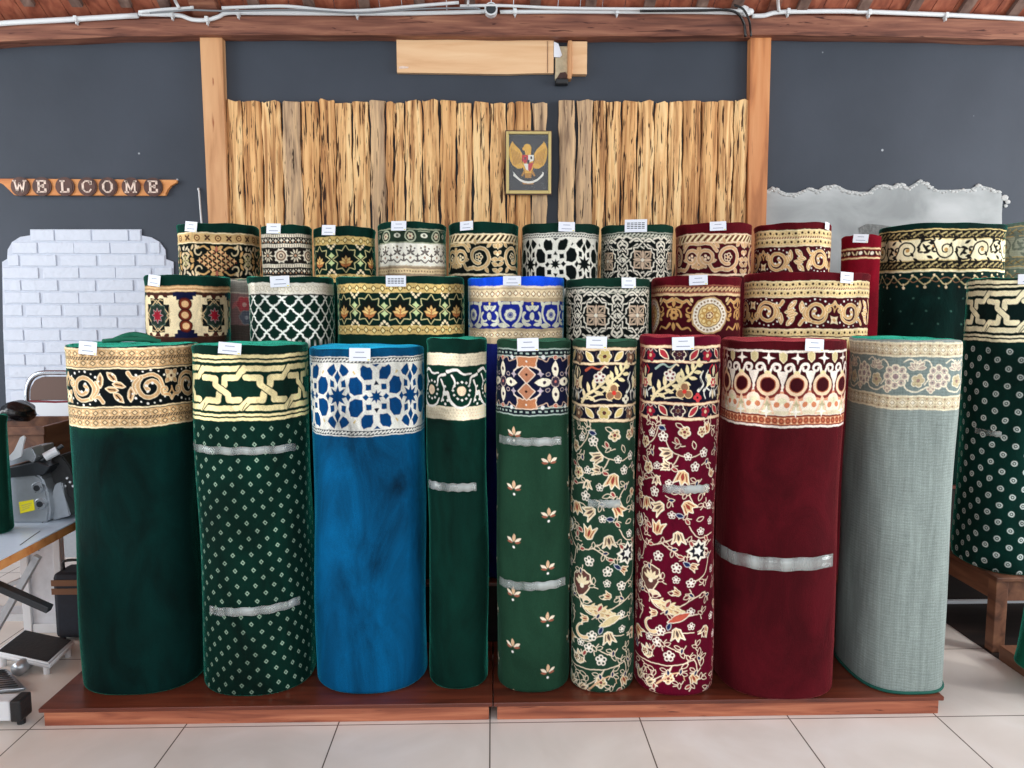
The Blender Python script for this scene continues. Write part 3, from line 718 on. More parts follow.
def carpet(name, mott=.35, sheen=.5, tint=(200,225,215), scale=7, weave=False, srough=.45):
    m,t,b,l = nt(name); N = t.nodes.new
    a = N('ShaderNodeAttribute'); a.attribute_name = 'Col'
    tc = N('ShaderNodeTexCoord'); oi = N('ShaderNodeObjectInfo')
    va = N('ShaderNodeVectorMath'); va.operation='MULTIPLY_ADD'; l.new(oi.outputs['Random'], va.inputs[0]); va.inputs[1].default_value=(37,17,29); l.new(tc.outputs['Object'], va.inputs[2])
    mp = N('ShaderNodeMapping'); mp.inputs['Scale'].default_value = (1,1,.45); l.new(va.outputs[0], mp.inputs['Vector'])
    n = N('ShaderNodeTexNoise'); n.inputs['Scale'].default_value = scale; n.inputs['Detail'].default_value = 6; n.inputs['Roughness'].default_value=.62; n.inputs['Distortion'].default_value=.8
    l.new(mp.outputs['Vector'], n.inputs['Vector'])
    mr = N('ShaderNodeMapRange'); mr.inputs[1].default_value=.3; mr.inputs[2].default_value=.72; mr.inputs[3].default_value=1-mott; mr.inputs[4].default_value=1+mott*1.5; l.new(n.outputs['Fac'], mr.inputs[0])
    f = N('ShaderNodeTexNoise'); f.inputs['Scale'].default_value = 420; f.inputs['Detail'].default_value = 2; l.new(tc.outputs['Object'], f.inputs['Vector'])
    fr = N('ShaderNodeMapRange'); fr.inputs[1].default_value=.3; fr.inputs[2].default_value=.7; fr.inputs[3].default_value=.82; fr.inputs[4].default_value=1.18; l.new(f.outputs['Fac'], fr.inputs[0])
    mu = N('ShaderNodeMath'); mu.operation='MULTIPLY'; l.new(mr.outputs[0], mu.inputs[0]); l.new(fr.outputs[0], mu.inputs[1]); fac = mu.outputs[0]
    if weave:
        # fine horizontal weft lines of the woven backing, slightly wavy, beating with the warp
        sx = N('ShaderNodeSeparateXYZ'); l.new(tc.outputs['Object'], sx.inputs[0])
        nz = N('ShaderNodeTexNoise'); nz.inputs['Scale'].default_value=9; l.new(tc.outputs['Object'], nz.inputs['Vector'])
        def mth(op,a_,b_):
            q = N('ShaderNodeMath'); q.operation=op
            for i,v in enumerate((a_,b_)):
                if v is None: continue
                if isinstance(v,(int,float)): q.inputs[i].default_value=v
                else: l.new(v,q.inputs[i])
            return q.outputs[0]
        w = mth('SINE', mth('ADD', mth('MULTIPLY', sx.outputs[2], 620), mth('MULTIPLY', nz.outputs['Fac'], 18)), None)
        at2 = N('ShaderNodeAttribute'); at2.attribute_name='arc'
        v2 = mth('SINE', mth('ADD', mth('MULTIPLY', at2.outputs['Fac'], 760), mth('MULTIPLY', nz.outputs['Fac'], 10)), None)
        cc = N('ShaderNodeCombineXYZ'); l.new(mth('MULTIPLY', at2.outputs['Fac'], 26), cc.inputs[0]); l.new(mth('MULTIPLY', sx.outputs[2], 2.0), cc.inputs[1])
        st = N('ShaderNodeTexNoise'); st.inputs['Scale'].default_value=3; st.inputs['Detail'].default_value=4; l.new(cc.outputs[0], st.inputs['Vector'])
        cs = N('ShaderNodeCombineXYZ'); l.new(mth('MULTIPLY', at2.outputs['Fac'], 20), cs.inputs[0]); l.new(mth('MULTIPLY', sx.outputs[2], 330), cs.inputs[1])
        s2 = N('ShaderNodeTexNoise'); s2.inputs['Scale'].default_value=1; s2.inputs['Detail'].default_value=3; l.new(cs.outputs[0], s2.inputs['Vector'])
        tot = mth('ADD', mth('ADD', mth('MULTIPLY', w, .07), mth('MULTIPLY', v2, .04)), mth('ADD', mth('MULTIPLY', st.outputs['Fac'], .75), mth('MULTIPLY', s2.outputs['Fac'], .55)))
        fac = mth('MULTIPLY', fac, mth('ADD', tot, .40))
    vm = N('ShaderNodeVectorMath'); vm.operation='SCALE'; l.new(a.outputs['Color'], vm.inputs[0]); l.new(fac, vm.inputs['Scale'])
    l.new(vm.outputs[0], b.inputs['Base Color']); b.inputs['Roughness'].default_value=.92; b.inputs['Specular IOR Level'].default_value=.12
    b.inputs['Sheen Weight'].default_value=sheen; b.inputs['Sheen Roughness'].default_value=srough; b.inputs['Sheen Tint'].default_value=rgb(tint)
    bp = N('ShaderNodeBump'); bp.inputs['Strength'].default_value=.35; bp.inputs['Distance'].default_value=.003; l.new(f.outputs['Fac'], bp.inputs['Height'])
    b2 = N('ShaderNodeBump'); b2.inputs['Strength'].default_value=.5; b2.inputs['Distance'].default_value=.012; l.new(n.outputs['Fac'], b2.inputs['Height']); l.new(bp.outputs['Normal'], b2.inputs['Normal'])
    l.new(b2.outputs['Normal'], b.inputs['Normal'])
    return m
M = {}
M['g'] = carpet('green_pile', .55, 1.0, (70,205,175), 6, False, .22)
M['g2'] = carpet('mid_green_pile', .2, .6, (96,150,125), 7, False, .25)
M['b'] = carpet('blue_pile', .8, 1.0, (50,200,240), 4.5, False, .25)
M['r'] = carpet('maroon_pile', .34, .8, (220,95,98), 7, False, .24)
M['w'] = carpet('woven_backing', .12, .2, (210,220,215), 5, True)
M['hem'] = plain('teal_hem', (20,88,74), .9, bump=.6)
M['paper'] = plain('paper_card', (236,240,248), .6)
M['ink'] = plain('grey_print', (130,140,160), .6)
M['inkd'] = plain('dark_print', (52,58,70), .6)
def tape_mat():
    m,t,b,l = nt('clear_tape'); N=t.nodes.new
    b.inputs['Base Color'].default_value=rgb((205,212,208)); b.inputs['Roughness'].default_value=.16; b.inputs['Specular IOR Level'].default_value=.9; b.inputs['Metallic'].default_value=.1
    tc=N('ShaderNodeTexCoord'); mp=N('ShaderNodeMapping'); mp.inputs['Scale'].default_value=(13,13,.6); l.new(tc.outputs['Object'],mp.inputs['Vector'])
    n=N('ShaderNodeTexNoise'); n.inputs['Scale'].default_value=1.6; n.inputs['Detail'].default_value=1; l.new(mp.outputs[0],n.inputs['Vector'])
    r=N('ShaderNodeMapRange'); r.inputs[1].default_value=.35; r.inputs[2].default_value=.7; r.inputs[3].default_value=.14; r.inputs[4].default_value=.62; l.new(n.outputs['Fac'],r.inputs[0]); l.new(r.outputs[0],b.inputs['Alpha'])
    return m
M['tape'] = tape_mat()
# weathered teak planks, planed timber, dark beams
TK=[(.25,(128,92,62)),(.4,(190,140,92)),(.52,(236,190,132)),(.66,(250,216,160)),(.85,(216,164,108))]
M['plank'] = wood('weathered_teak', TK, (17,17,1.0), 2.2, .75, .2, ((72,46,30),.575,2.3), bump=.9)
M['plank_dark'] = wood('weathered_teak_red', [(.25,(120,82,54)),(.42,(186,134,86)),(.58,(228,178,120)),(.8,(244,200,142))], (17,17,1.0), 2.4, .75, .2, ((54,34,24),.58,2.1), bump=.9)
M['plank_grey'] = wood('weathered_grey_wood', [(.3,(136,112,90)),(.44,(186,156,124)),(.58,(216,182,140)),(.75,(240,204,154))], (15,15,1.1), 2.4, .8, .2, ((58,44,36),.6,2.0), bump=.9)
M['post'] = wood('planed_teak', [(.3,(176,124,82)),(.5,(206,154,108)),(.7,(218,170,124))], (9,9,.8), 2.2, .5, .35, ((150,84,48),.68,1.2))
M['post_r'] = wood('planed_red_teak', [(.3,(160,98,58)),(.5,(200,132,82)),(.7,(212,150,100))], (9,9,.8), 2.2, .5, .35, ((130,66,34),.66,1.2))
M['beam'] = wood('dark_beam_timber', [(.28,(84,50,42)),(.48,(126,80,64)),(.62,(144,96,76)),(.8,(174,126,98))], (1.1,10,14), 2.6, .6, .3, ((70,36,28),.64,1.6))
M['roof'] = wood('reddish_roof_boards', [(.3,(122,66,50)),(.5,(156,88,66)),(.7,(174,108,82))], (12,1.2,12), 2, .6, .3)
M['rafter'] = wood('grey_brown_rafter', [(.3,(84,64,58)),(.6,(124,100,90)),(.8,(150,124,110))], (10,1,10), 2, .7, .2)
M['fasc'] = wood('platform_timber', [(.28,(124,62,44)),(.48,(172,98,70)),(.64,(198,124,90)),(.85,(220,156,120))], (1.0,9,12), 2.6, .38, .5, ((92,42,30),.66,1.3))
M['ftop'] = wood('platform_top_boards', [(.3,(74,34,24)),(.5,(104,48,32)),(.75,(128,64,42))], (1.0,9,9), 2.4, .3, .5)
M['darkw'] = wood('dark_boards', [(.3,(30,24,22)),(.6,(44,34,30)),(.8,(56,44,38))], (1,8,8), 2.4, .6, .3)  # near-black board tone for tier fronts and the sheet below the bench
M['bench'] = wood('dark_bench_timber', [(.3,(76,48,36)),(.5,(112,74,54)),(.75,(138,96,70))], (8,1,8), 2.4, .5, .4)
M['pine'] = wood('pale_plywood', [(.3,(214,166,122)),(.5,(228,186,142)),(.75,(238,202,160))], (1.0,6,9), 2, .5, .3, ((190,130,80),.7,1))
M['sign'] = wood('sign_board_wood', [(.3,(176,104,56)),(.5,(208,138,80)),(.75,(222,158,98))], (1.2,8,10), 2, .5, .3)
M['disc'] = wood('dark_turned_wood', [(.3,(58,34,28)),(.6,(88,54,44)),(.8,(104,66,52))], (6,6,6), 3, .5, .4)
M['letter'] = plain('brushed_letter_wood', (226,200,184), .5, var=.15)
M['white_p'] = plain('white_conduit', (216,220,222), .4)
M['black_p'] = plain('black_cable', (22,22,24), .4)
M['chrome'] = plain('chrome', (200,205,210), .15, 1)
M['silver'] = plain('cast_silver_metal', (176,182,188), .32, .6, var=.05)
M['dsteel'] = plain('dark_steel', (52,56,60), .4, .5)
M['black'] = plain('black_rubber', (26,27,29), .55, bump=.2)
M['bag'] = plain('black_plastic_film', (18,18,20), .22, bump=.8, bs=25)
M['yellow'] = plain('yellow_sticker', (240,224,20), .5)
M['whitep'] = plain('white_plastic', (222,226,230), .4)
M['tabletop'] = plain('pale_laminate', (206,218,232), .3, var=.02)
M['brownv'] = plain('brown_vinyl', (104,80,70), .2, coat=.6)
M['redline'] = plain('dark_red_piping', (120,24,36), .4)
M['navy'] = plain('navy_canvas', (30,36,48), .7, var=.2)
M['strap'] = plain('brown_strap', (128,88,60), .6)
M['gold'] = plain('gilt_frame', (190,170,110), .4, .3)
M['pic_bg'] = plain('picture_black', (34,37,42), .4, var=.15)
M['pic_gold'] = plain('picture_gold', (216,166,60), .5, var=.12)
M['pic_gold2'] = plain('picture_dark_gold', (176,124,40), .5)
M['pic_red'] = plain('picture_red', (186,40,44), .5)
M['pic_white'] = plain('picture_white', (226,224,214), .5)
M['pic_black'] = plain('picture_ink', (40,40,44), .5)
M['glass'] = plain('picture_glass', (230,235,240), .08, 0, .5, .03)
def wall_mat():
    m,t,b,l = nt('slate_paint'); N=t.nodes.new
    tc=N('ShaderNodeTexCoord'); n=N('ShaderNodeTexNoise'); n.inputs['Scale'].default_value=1.3; n.inputs['Detail'].default_value=6; l.new(tc.outputs['Object'],n.inputs['Vector'])
    r=ramp(t,[(.3,(50,57,67)),(.7,(62,69,80))]); l.new(n.outputs['Fac'],r.inputs['Fac'])
    v=N('ShaderNodeTexVoronoi'); v.inputs['Scale'].default_value=4.3; v.inputs['Randomness'].default_value=1; l.new(tc.outputs['Object'],v.inputs['Vector'])
    mr=N('ShaderNodeMapRange'); mr.inputs[1].default_value=.034; mr.inputs[2].default_value=.02; l.new(v.outputs['Distance'],mr.inputs[0])
    mx=N('ShaderNodeMix'); mx.data_type='RGBA'; l.new(mr.outputs[0],mx.inputs[0]); l.new(r.outputs['Color'],mx.inputs[6]); mx.inputs[7].default_value=rgb((170,176,182))
    l.new(mx.outputs[2],b.inputs['Base Color']); b.inputs['Roughness'].default_value=.6; b.inputs['Specular IOR Level'].default_value=.35
    bp=N('ShaderNodeBump'); bp.inputs['Strength'].default_value=.15; bp.inputs['Distance'].default_value=.01; n3=N('ShaderNodeTexNoise'); n3.inputs['Scale'].default_value=14; l.new(tc.outputs['Object'],n3.inputs['Vector']); l.new(n3.outputs['Fac'],bp.inputs['Height']); l.new(bp.outputs['Normal'],b.inputs['Normal'])
    return m
M['wall']=wall_mat()
M['cement']=wood('bare_cement', [(.3,(146,150,150)),(.5,(170,174,174)),(.7,(190,193,193))], (1,1,1.4), 3.2, .85, .1, None, bump=.5)
M['cement2']=plain('chipped_plaster', (186,188,186), .9, bump=1, bs=40, var=.1)
M['brick']=plain('whitewashed_brick', (206,213,225), .7, bump=.5, bs=30, var=.03)
M['mortar']=plain('whitewashed_mortar', (196,203,216), .8, bump=.4, bs=60)
def floor_mat():
    m,t,b,l = nt('cream_floor_tile'); N=t.nodes.new
    tc=N('ShaderNodeTexCoord'); sx=N('ShaderNodeSeparateXYZ'); l.new(tc.outputs['Object'],sx.inputs[0])
    def mth(op,a_,b_=None,c_=None):
        q=N('ShaderNodeMath'); q.operation=op
        for i,v in enumerate((a_,b_,c_)):
            if v is None: continue
            if isinstance(v,(int,float)): q.inputs[i].default_value=v
            else: l.new(v,q.inputs[i])
        return q.outputs[0]
    T=TILE
    gx=mth('ABSOLUTE',mth('SUBTRACT',mth('FRACT',mth('DIVIDE',sx.outputs[0],T)),.5))
    gy=mth('ABSOLUTE',mth('SUBTRACT',mth('FRACT',mth('DIVIDE',sx.outputs[1],T)),.5))
    g=mth('MAXIMUM',gx,gy); gr=N('ShaderNodeMapRange'); gr.inputs[1].default_value=.5-.0050/T/2*1.1; gr.inputs[2].default_value=.5-.0032/T/2; l.new(g,gr.inputs[0])
    n=N('ShaderNodeTexNoise'); n.inputs['Scale'].default_value=2.2; n.inputs['Detail'].default_value=7; n.inputs['Distortion'].default_value=1.5; l.new(tc.outputs['Object'],n.inputs['Vector'])
    r=ramp(t,[(.3,(216,206,196)),(.55,(226,217,208)),(.75,(233,226,219))]); l.new(n.outputs['Fac'],r.inputs['Fac'])
    mx=N('ShaderNodeMix'); mx.data_type='RGBA'; l.new(gr.outputs[0],mx.inputs[0]); l.new(r.outputs['Color'],mx.inputs[6]); mx.inputs[7].default_value=rgb((96,84,76))
    l.new(mx.outputs[2],b.inputs['Base Color']); b.inputs['Roughness'].default_value=.22; b.inputs['Specular IOR Level'].default_value=.5
    return m

# ------------------------------------------------------------ mesh helpers
def link(name, me, mat=None, parent=None, smooth_=False):
    o = bpy.data.objects.new(name, me); COL.objects.link(o)
    if mat is not None:
        for q in (mat if isinstance(mat,(list,tuple)) else [mat]): me.materials.append(q)
    if parent is not None: o.parent = parent
    if smooth_: me.polygons.foreach_set('use_smooth', [True]*len(me.polygons))
    return o
def obj(name, bm, mat, parent=None, smooth_=False):
    bmesh.ops.recalc_face_normals(bm, faces=bm.faces)
    me = bpy.data.meshes.new(name); bm.to_mesh(me); bm.free()
    return link(name, me, mat, parent, smooth_)
def tag(o, label, cat, group=None):
    o['label'] = label; o['category'] = cat
    if group: o['group'] = group
    return o
def thing(name, loc, label, cat, group=None, rz=0):
    o = bpy.data.objects.new(name, None); COL.objects.link(o); o.location = loc; o.rotation_euler.z = rz; o.empty_display_size=.05
    return tag(o, label, cat, group)
def struct(o): o['kind'] = 'structure'; return o
def box(bm, x0,y0,z0,x1,y1,z1, bev=0, mi=0, mat4=None):
    r = bmesh.ops.create_cube(bm, size=1); vs = r['verts']
    for v in vs: v.co = Vector(((x0+x1)/2+v.co.x*(x1-x0),(y0+y1)/2+v.co.y*(y1-y0),(z0+z1)/2+v.co.z*(z1-z0)))
    fs = set(f for v in vs for f in v.link_faces)
    for f in fs: f.material_index = mi
    if bev:
        es = list(set(e for v in vs for e in v.link_edges))
        r2 = bmesh.ops.bevel(bm, geom=es, offset=bev, segments=2, affect='EDGES', profile=.5)
        vs = list(set(v for f in r2['faces'] for v in f.verts)|set(v for v in vs if v.is_valid))
        for f in r2['faces']: f.material_index = mi
    if mat4 is not None: bmesh.ops.transform(bm, matrix=mat4, verts=vs)
    return vs
def tube(bm, pts, r, n=8, closed=False, mi=0):
    pts = [Vector(p) for p in pts]; rings=[]; m=len(pts)
    rr = r if isinstance(r,(list,tuple)) else [r]*m
    up=None
    for i,p in enumerate(pts):
        if closed: d=(pts[(i+1)%m]-pts[i-1])
        else: d=(pts[min(i+1,m-1)]-pts[max(i-1,0)])
        d.normalize()
        if up is None: up = Vector((0,0,1)) if abs(d.z)<.9 else Vector((1,0,0))
        a = d.cross(up); a.normalize(); b_ = a.cross(d); b_.normalize(); up=b_
        rings.append([bm.verts.new(p+a*rr[i]*math.cos(2*PI*k/n)+b_*rr[i]*math.sin(2*PI*k/n)) for k in range(n)])
    for i in range(m if closed else m-1):
        A,B=rings[i],rings[(i+1)%m]
        for k in range(n):
            f=bm.faces.new((A[k],A[(k+1)%n],B[(k+1)%n],B[k])); f.material_index=mi
    if not closed:
        bm.faces.new(rings[0]).material_index=mi; bm.faces.new(rings[-1][::-1]).material_index=mi
def prism(bm, outline, d0, d1, plane='xz', mi=0, mat4=None):
    """closed outline (list of 2D points) extruded from d0 to d1 along the third axis"""
    def P(a,b,d): return {'xz':(a,d,b),'xy':(a,b,d),'yz':(d,a,b)}[plane]
    A=[bm.verts.new(P(a,b,d0)) for a,b in outline]; B=[bm.verts.new(P(a,b,d1)) for a,b in outline]; n=len(A)
    fs=[bm.faces.new(A), bm.faces.new(B[::-1])]
    for i in range(n): fs.append(bm.faces.new((A[i],B[i],B[(i+1)%n],A[(i+1)%n])))
    for f in fs: f.material_index=mi
    if mat4 is not None: bmesh.ops.transform(bm, matrix=mat4, verts=A+B)
    return A+B
def curve3(P, n=6):
    P=[np.array(p,float) for p in P]; Q=[2*P[0]-P[1]]+P+[2*P[-1]-P[-2]]; o=[]
    for i in range(1,len(Q)-2):
        a,b,c,d=Q[i-1],Q[i],Q[i+1],Q[i+2]
        for k in range(n):
            t=k/n; o.append(tuple(.5*(2*b+(c-a)*t+(2*a-5*b+4*c-d)*t*t+(3*b-a-3*c+d)*t**3)))
    o.append(tuple(P[-1])); return o

# ------------------------------------------------------------ carpet rolls
def section(rx, ry, n=2.2, N=720, flap=0.0):
    """closed cross-section, starting at the back, running so that the front is at the middle; slight spiral step at the back = loose end of the roll"""
    t = PI/2+np.arange(N+1)/N*2*PI     # back -> left -> front -> right -> back
    co, si = np.cos(t), np.sin(t)
    k = 1+.0*t
    x = rx*np.sign(co)*np.abs(co)**(2/n)*k; y = ry*np.sign(si)*np.abs(si)**(2/n)*k
    return x, y
def solve_section(xl, xr, ytop, Yf, z, ry=None, n=2.2):
    p = at((xl+xr)/2, ytop, Y=Yf+.15); X = p.x; rx = (xr-xl)/2/F*(Yf+.2)
    for it in range(12):
        r_y = min(rx, .2) if ry is None else ry
        x, y = section(rx, r_y, n, 90)
        pr = [proj((X+a, Yf+r_y+b, z))[0] for a,b in zip(x,y)]
        lo, hi = min(pr), max(pr)
        rx *= ((xr-xl)/(hi-lo)); X += ((xl+xr)/2-(lo+hi)/2)/F*(Yf+r_y)
    r_y = min(rx, .2) if ry is None else ry
    return X, Yf+r_y, rx*.992, r_y*.992
def grid_mesh(name, V, F_, cols, arc=None):
    me = bpy.data.meshes.new(name); nv=len(V); nf=len(F_)
    me.vertices.add(nv); me.vertices.foreach_set('co', V.astype(np.float32).ravel())
    me.loops.add(nf*4); me.loops.foreach_set('vertex_index', F_.astype(np.int32).ravel())
    me.polygons.add(nf); me.polygons.foreach_set('loop_start', np.arange(0,nf*4,4,dtype=np.int32))
    me.update(calc_edges=True)
    at_ = me.color_attributes.new('Col','FLOAT_COLOR','POINT')
    c4 = np.ones((nv,4),np.float32); c4[:,:3]=cols; at_.data.foreach_set('color', c4.ravel())
    if arc is not None:
        aa = me.attributes.new('arc','FLOAT','POINT'); aa.data.foreach_set('value', arc.astype(np.float32))
    me.polygons.foreach_set('use_smooth', np.ones(nf,dtype=bool)); me.validate()
    return me
ROLLS = []
def roll(label, mat, base, pat, xl, xr, ytop, Yf, z0, tagpx=None, tapes=(), vband=0, vbody=None, ry=None, n=2.2, group=None, top=None, seed=1, cell=.55, tilt=None, tagkind=0, ztop=None, bulge=.003, toptwist=0):
    zt = ztop if ztop is not None else at((xl+xr)/2, ytop, Y=Yf).z
    X, Yc, rx, ry = solve_section(xl, xr, ytop, Yf, zt, ry, n)
    H = zt-z0
    group = group or ('carpet rolls of the front row' if z0==P1 else 'carpet rolls of the middle row' if z0==P2 else 'carpet rolls of the back row' if z0==P3 else None)
    t = thing('carpet_roll', (X,Yc,z0), label, 'carpet roll', group)
    if tilt: t.rotation_euler = tilt
    sx, sy = section(rx, ry, n); seg = np.hypot(np.diff(sx), np.diff(sy)); L = np.concatenate([[0],np.cumsum(seg)]); per = L[-1]
    # arc position that the camera sees in the middle of the roll
    mid = (xl+xr)/2; half=len(sx)//2; best=min(range(half-150,half+150), key=lambda i: abs(proj((X+sx[i],Yc+sy[i],zt))[0]-mid)); L0=L[best]
    q = MI@(Vector((X+sx[best],Yc+sy[best],zt))-EYE); s = -q.z/F     # metres in one unit
    fine = .3*per/s
    cu = [i for i in np.arange(-fine, fine+.001, cell)]
    lo = -L0/s; hi = (per-L0)/s
    left = list(np.linspace(lo, cu[0], 26)[:-1]) if lo < cu[0] else []
    right = list(np.linspace(cu[-1], hi, 26)[1:]) if hi > cu[-1] else []
    cu = np.array(left+cu+right); cu = cu[(cu>=lo-1e-6)&(cu<=hi+1e-6)]
    if abs(cu[0]-lo)>1e-4: cu=np.concatenate([[lo],cu])
    if abs(cu[-1]-hi)>1e-4: cu=np.concatenate([cu,[hi]])
    Hv = H/s; rt = 3.2
    rows = list(np.array([0,.25,.7,1.4,2.2,3.2]))
    if vband: rows += list(np.arange(rows[-1]+cell, vband, cell))
    if vbody: rows += list(np.arange(rows[-1]+cell, min(vbody,Hv-2), cell))
    rem = Hv-5-rows[-1]
    if rem > 3: rows += list(np.linspace(rows[-1], Hv-5, max(3,int(rem/9)))[1:])
    rows = [r for r in rows if r < Hv-4.5]+(list(Hv-np.array([4.4,3,1.8,.8,.25,0])) if not vbody else list(np.arange(Hv-4.4,Hv-.6,.5))+[Hv-.4,Hv-.15,Hv])
    rv = np.array(rows)
    cv = Cv(cu, rv, base, cell, seed=seed); pat(cv)
    # outer surface
    a = L0+cu*s; PX = np.interp(a, L, sx); PY = np.interp(a, L, sy)
    nx = PX/(rx*rx); ny = PY/(ry*ry); nn = np.hypot(nx,ny); nx/=nn; ny/=nn
    off = np.zeros(len(rv)); rr=.011
    for i,v in enumerate(rv):
        m = v*s; e = (Hv-v)*s
        if m < rr: off[i] += rr-math.sqrt(max(0,rr*rr-(rr-m)**2))
        r2=.014
        if e < r2: off[i] += (r2-math.sqrt(max(0,r2*r2-(r2-e)**2)))
    th = np.arctan2(PY,PX)
    zz = H-rv*s
    bul = bulge*(np.sin(th[None,:]*3+zz[:,None]*5+seed)+.7*np.sin(th[None,:]*5-zz[:,None]*9+seed*2))*np.clip(rv/10,0,1)[:,None]*np.clip((Hv-rv)/10,0,1)[:,None]
    flare = 1+.022*np.clip((H-zz)/H,0,1)[:,None]**.8*(1 if H>.9 and z0<.1 else 0)
    O = bul-off[:,None]-np.abs(bulge)*1.2*np.clip(rv/10,0,1)[:,None]
    VX = PX[None,:]*flare+nx[None,:]*O; VY = PY[None,:]+ny[None,:]*O; VZ = np.repeat(zz[:,None], len(cu), 1)
    lip = .002*np.sin(th*2+seed)+.0015*np.sin(th*7+seed); VZ = VZ+lip[None,:]*np.clip(1-rv/6,0,1)[:,None]
    nr, nc = VX.shape
    V = np.stack([VX,VY,VZ],2).reshape(-1,3); idx = np.arange(nr*nc).reshape(nr,nc)
    A=idx[:-1,:-1];B=idx[:-1,1:];C_=idx[1:,1:];D=idx[1:,:-1]
    Fq = np.stack([A,D,C_,B],-1).reshape(-1,4)
    me = grid_mesh('pile', V, Fq, cv.C.reshape(-1,3), np.repeat(a[None,:],nr,0).ravel())
    link('pile_surface', me, mat, t)
    # rolled end: layers of the spiral seen from above, and the closed underside
    for nm, zc, sgn in (('rolled_end', H, 1), ('rolled_end', 0, -1)):
        na=96; nrg=30 if sgn>0 else 3; tt=np.linspace(0,2*PI,na,endpoint=False)
        P=[];Cc=[]; 
        for j in range(nrg+1):
            f=1-j/nrg*.97
            o_=rr if sgn>0 else .014
            c_=np.cos(tt); s_=np.sin(tt); xx=(rx-o_)*np.sign(c_)*np.abs(c_)**(2/n)*f; yy=(ry-o_)*np.sign(s_)*np.abs(s_)**(2/n)*f
            lay=(j*.5+tt/(2*PI)); rid=.0035*np.cos(2*PI*lay) if (sgn>0 and 0<j) else 0*tt
            lp=(.002*np.sin(np.arctan2(yy,xx)*2+seed)+.0015*np.sin(np.arctan2(yy,xx)*7+seed))*(1 if sgn>0 else 0)*f
            P.append(np.stack([xx,yy,zc+rid+lp-(0 if j==0 or sgn<0 else .002),],1)); 
            sh=(.75+.35*np.cos(2*PI*lay)) if sgn>0 else np.ones(na)
            Cc.append(lin(top or base)[None,:]*np.clip(sh,.45,1.2)[:,None])
        V=np.concatenate(P); Cc=np.concatenate(Cc); idx=np.arange(len(V)).reshape(nrg+1,na)
        A=idx[:-1]; B=np.roll(A,-1,1); D=idx[1:]; C2=np.roll(D,-1,1)
        Fq=np.stack([A,B,C2,D],-1).reshape(-1,4) if sgn>0 else np.stack([A,D,C2,B],-1).reshape(-1,4)
        o=link(nm, grid_mesh('end',V,Fq,Cc,V[:,0]), M['g'] if mat is M['w'] else mat, t)
    def surf(px, z, out=0):          # point and direction on the front surface seen at image column px
        i=min(range(best-320,best+321), key=lambda i: abs(proj((X+sx[i%720],Yc+sy[i%720],zt))[0]-px)+ (0 if abs(i-best)<210 else 50)); i%=720
        x_,y_=sx[i],sy[i]; n_=Vector((x_/rx**2,y_/ry**2,0)).normalized(); return Vector((x_,y_,z))+n_*out, n_, L[i]
    if tagpx:
        tx, ty0, ty1, tw, rot = tagpx
        w=tw*s; h=(ty1-ty0)*s; ztag=H-((ty0+ty1)/2-ytop)*s
        p,n_,_=surf(tx, ztag, .0045+(w*w/8)/max(rx,ry)*.15); 
        bm=bmesh.new(); box(bm,-w/2,-.0006,-h/2,w/2,.0006,h/2)
        if tagkind==0:
            for q,(l_,zz_) in enumerate(((.42,.18),(.62,-.22))): box(bm,-w*l_/2,-.0011,h*zz_-h*.028,w*l_/2,-.0006,h*zz_+h*.028,0,1)
            box(bm,w*.36,-.0011,-h*.44,w*.46,-.0006,-h*.36,0,2)
        else:
            for q in range(4):
                for g_ in range(5): box(bm,-w*.4+g_*w*.165,-.0011,h*(.22-.14*q)-h*.035,-w*.4+g_*w*.165+w*.13,-.0006,h*(.22-.14*q)+h*.03,0,1)
        o=obj('price_tag',bm,[M['paper'],M['inkd'] if tagkind else M['ink'],M['yellow']],t); o['label']='white paper price card fixed to the upper rim'
        yaw=math.atan2(n_.y,n_.x)+PI/2; o.location=p; o.rotation_euler=(0,R(rot),yaw); o.rotation_mode='XYZ'
        o.matrix_basis = Matrix.Translation(p)@Matrix.Rotation(yaw,4,'Z')@Matrix.Rotation(R(rot),4,'Y')@Matrix.Rotation(R(-4),4,'X')
    for (yl,px0,px1,hpx,slope) in tapes:
        z=H-(yl-ytop)*s*1.0; h=hpx*s
        _,_,a0=surf(px0,z); _,_,a1=surf(px1,z)
        bm=bmesh.new(); K=40; prev=None
        for i in range(K+1):
            aa=a0+(a1-a0)*i/K; x_=np.interp(aa,L,sx); y_=np.interp(aa,L,sy); n_=Vector((x_/rx**2,y_/ry**2,0)).normalized()
            zo=slope*(i/K-.5)+.0015*math.sin(i*.9)
            cur=[bm.verts.new(Vector((x_,y_,z+zo+dz))+n_*oo) for dz,oo in ((-h/2,.0045),(h/2,.0045),(h/2,.0037),(-h/2,.0037))]
            if prev:
                for k in range(4): bm.faces.new((prev[k],prev[(k+1)%4],cur[(k+1)%4],cur[k]))
            else: bm.faces.new(cur)
            prev=cur
        bm.faces.new(prev[::-1])
        o=obj('packing_tape',bm,M['tape'],t,True); o['label']='band of clear shiny packing tape'
    if mat is M['w'] and z0==P1:
        bm=bmesh.new(); fl_=1.022; tube(bm,[(sx[i]*fl_*.985,sy[i]*.985,.0055) for i in range(0,720,12)],.0055,8,True); o=obj('green_hem',bm,M['hem'],t,True); o['label']='thin green hem around the foot of the roll'
    ROLLS.append((t,X,Yc,rx,ry,z0,H))
    return t

# ============================================================ the setting
YW=4.30; TILE=.508
def slab(name,x0,y0,z0,x1,y1,z1,mat):
    bm=bmesh.new(); box(bm,x0,y0,z0,x1,y1,z1); return struct(obj(name,bm,mat))
j0=at(490,722,z=0); fl=None
bm=bmesh.new(); box(bm,-6,-4,-.05,6,YW+.1,0)
M['floor']=floor_mat(); fl=obj('floor',bm,M['floor']); struct(fl)
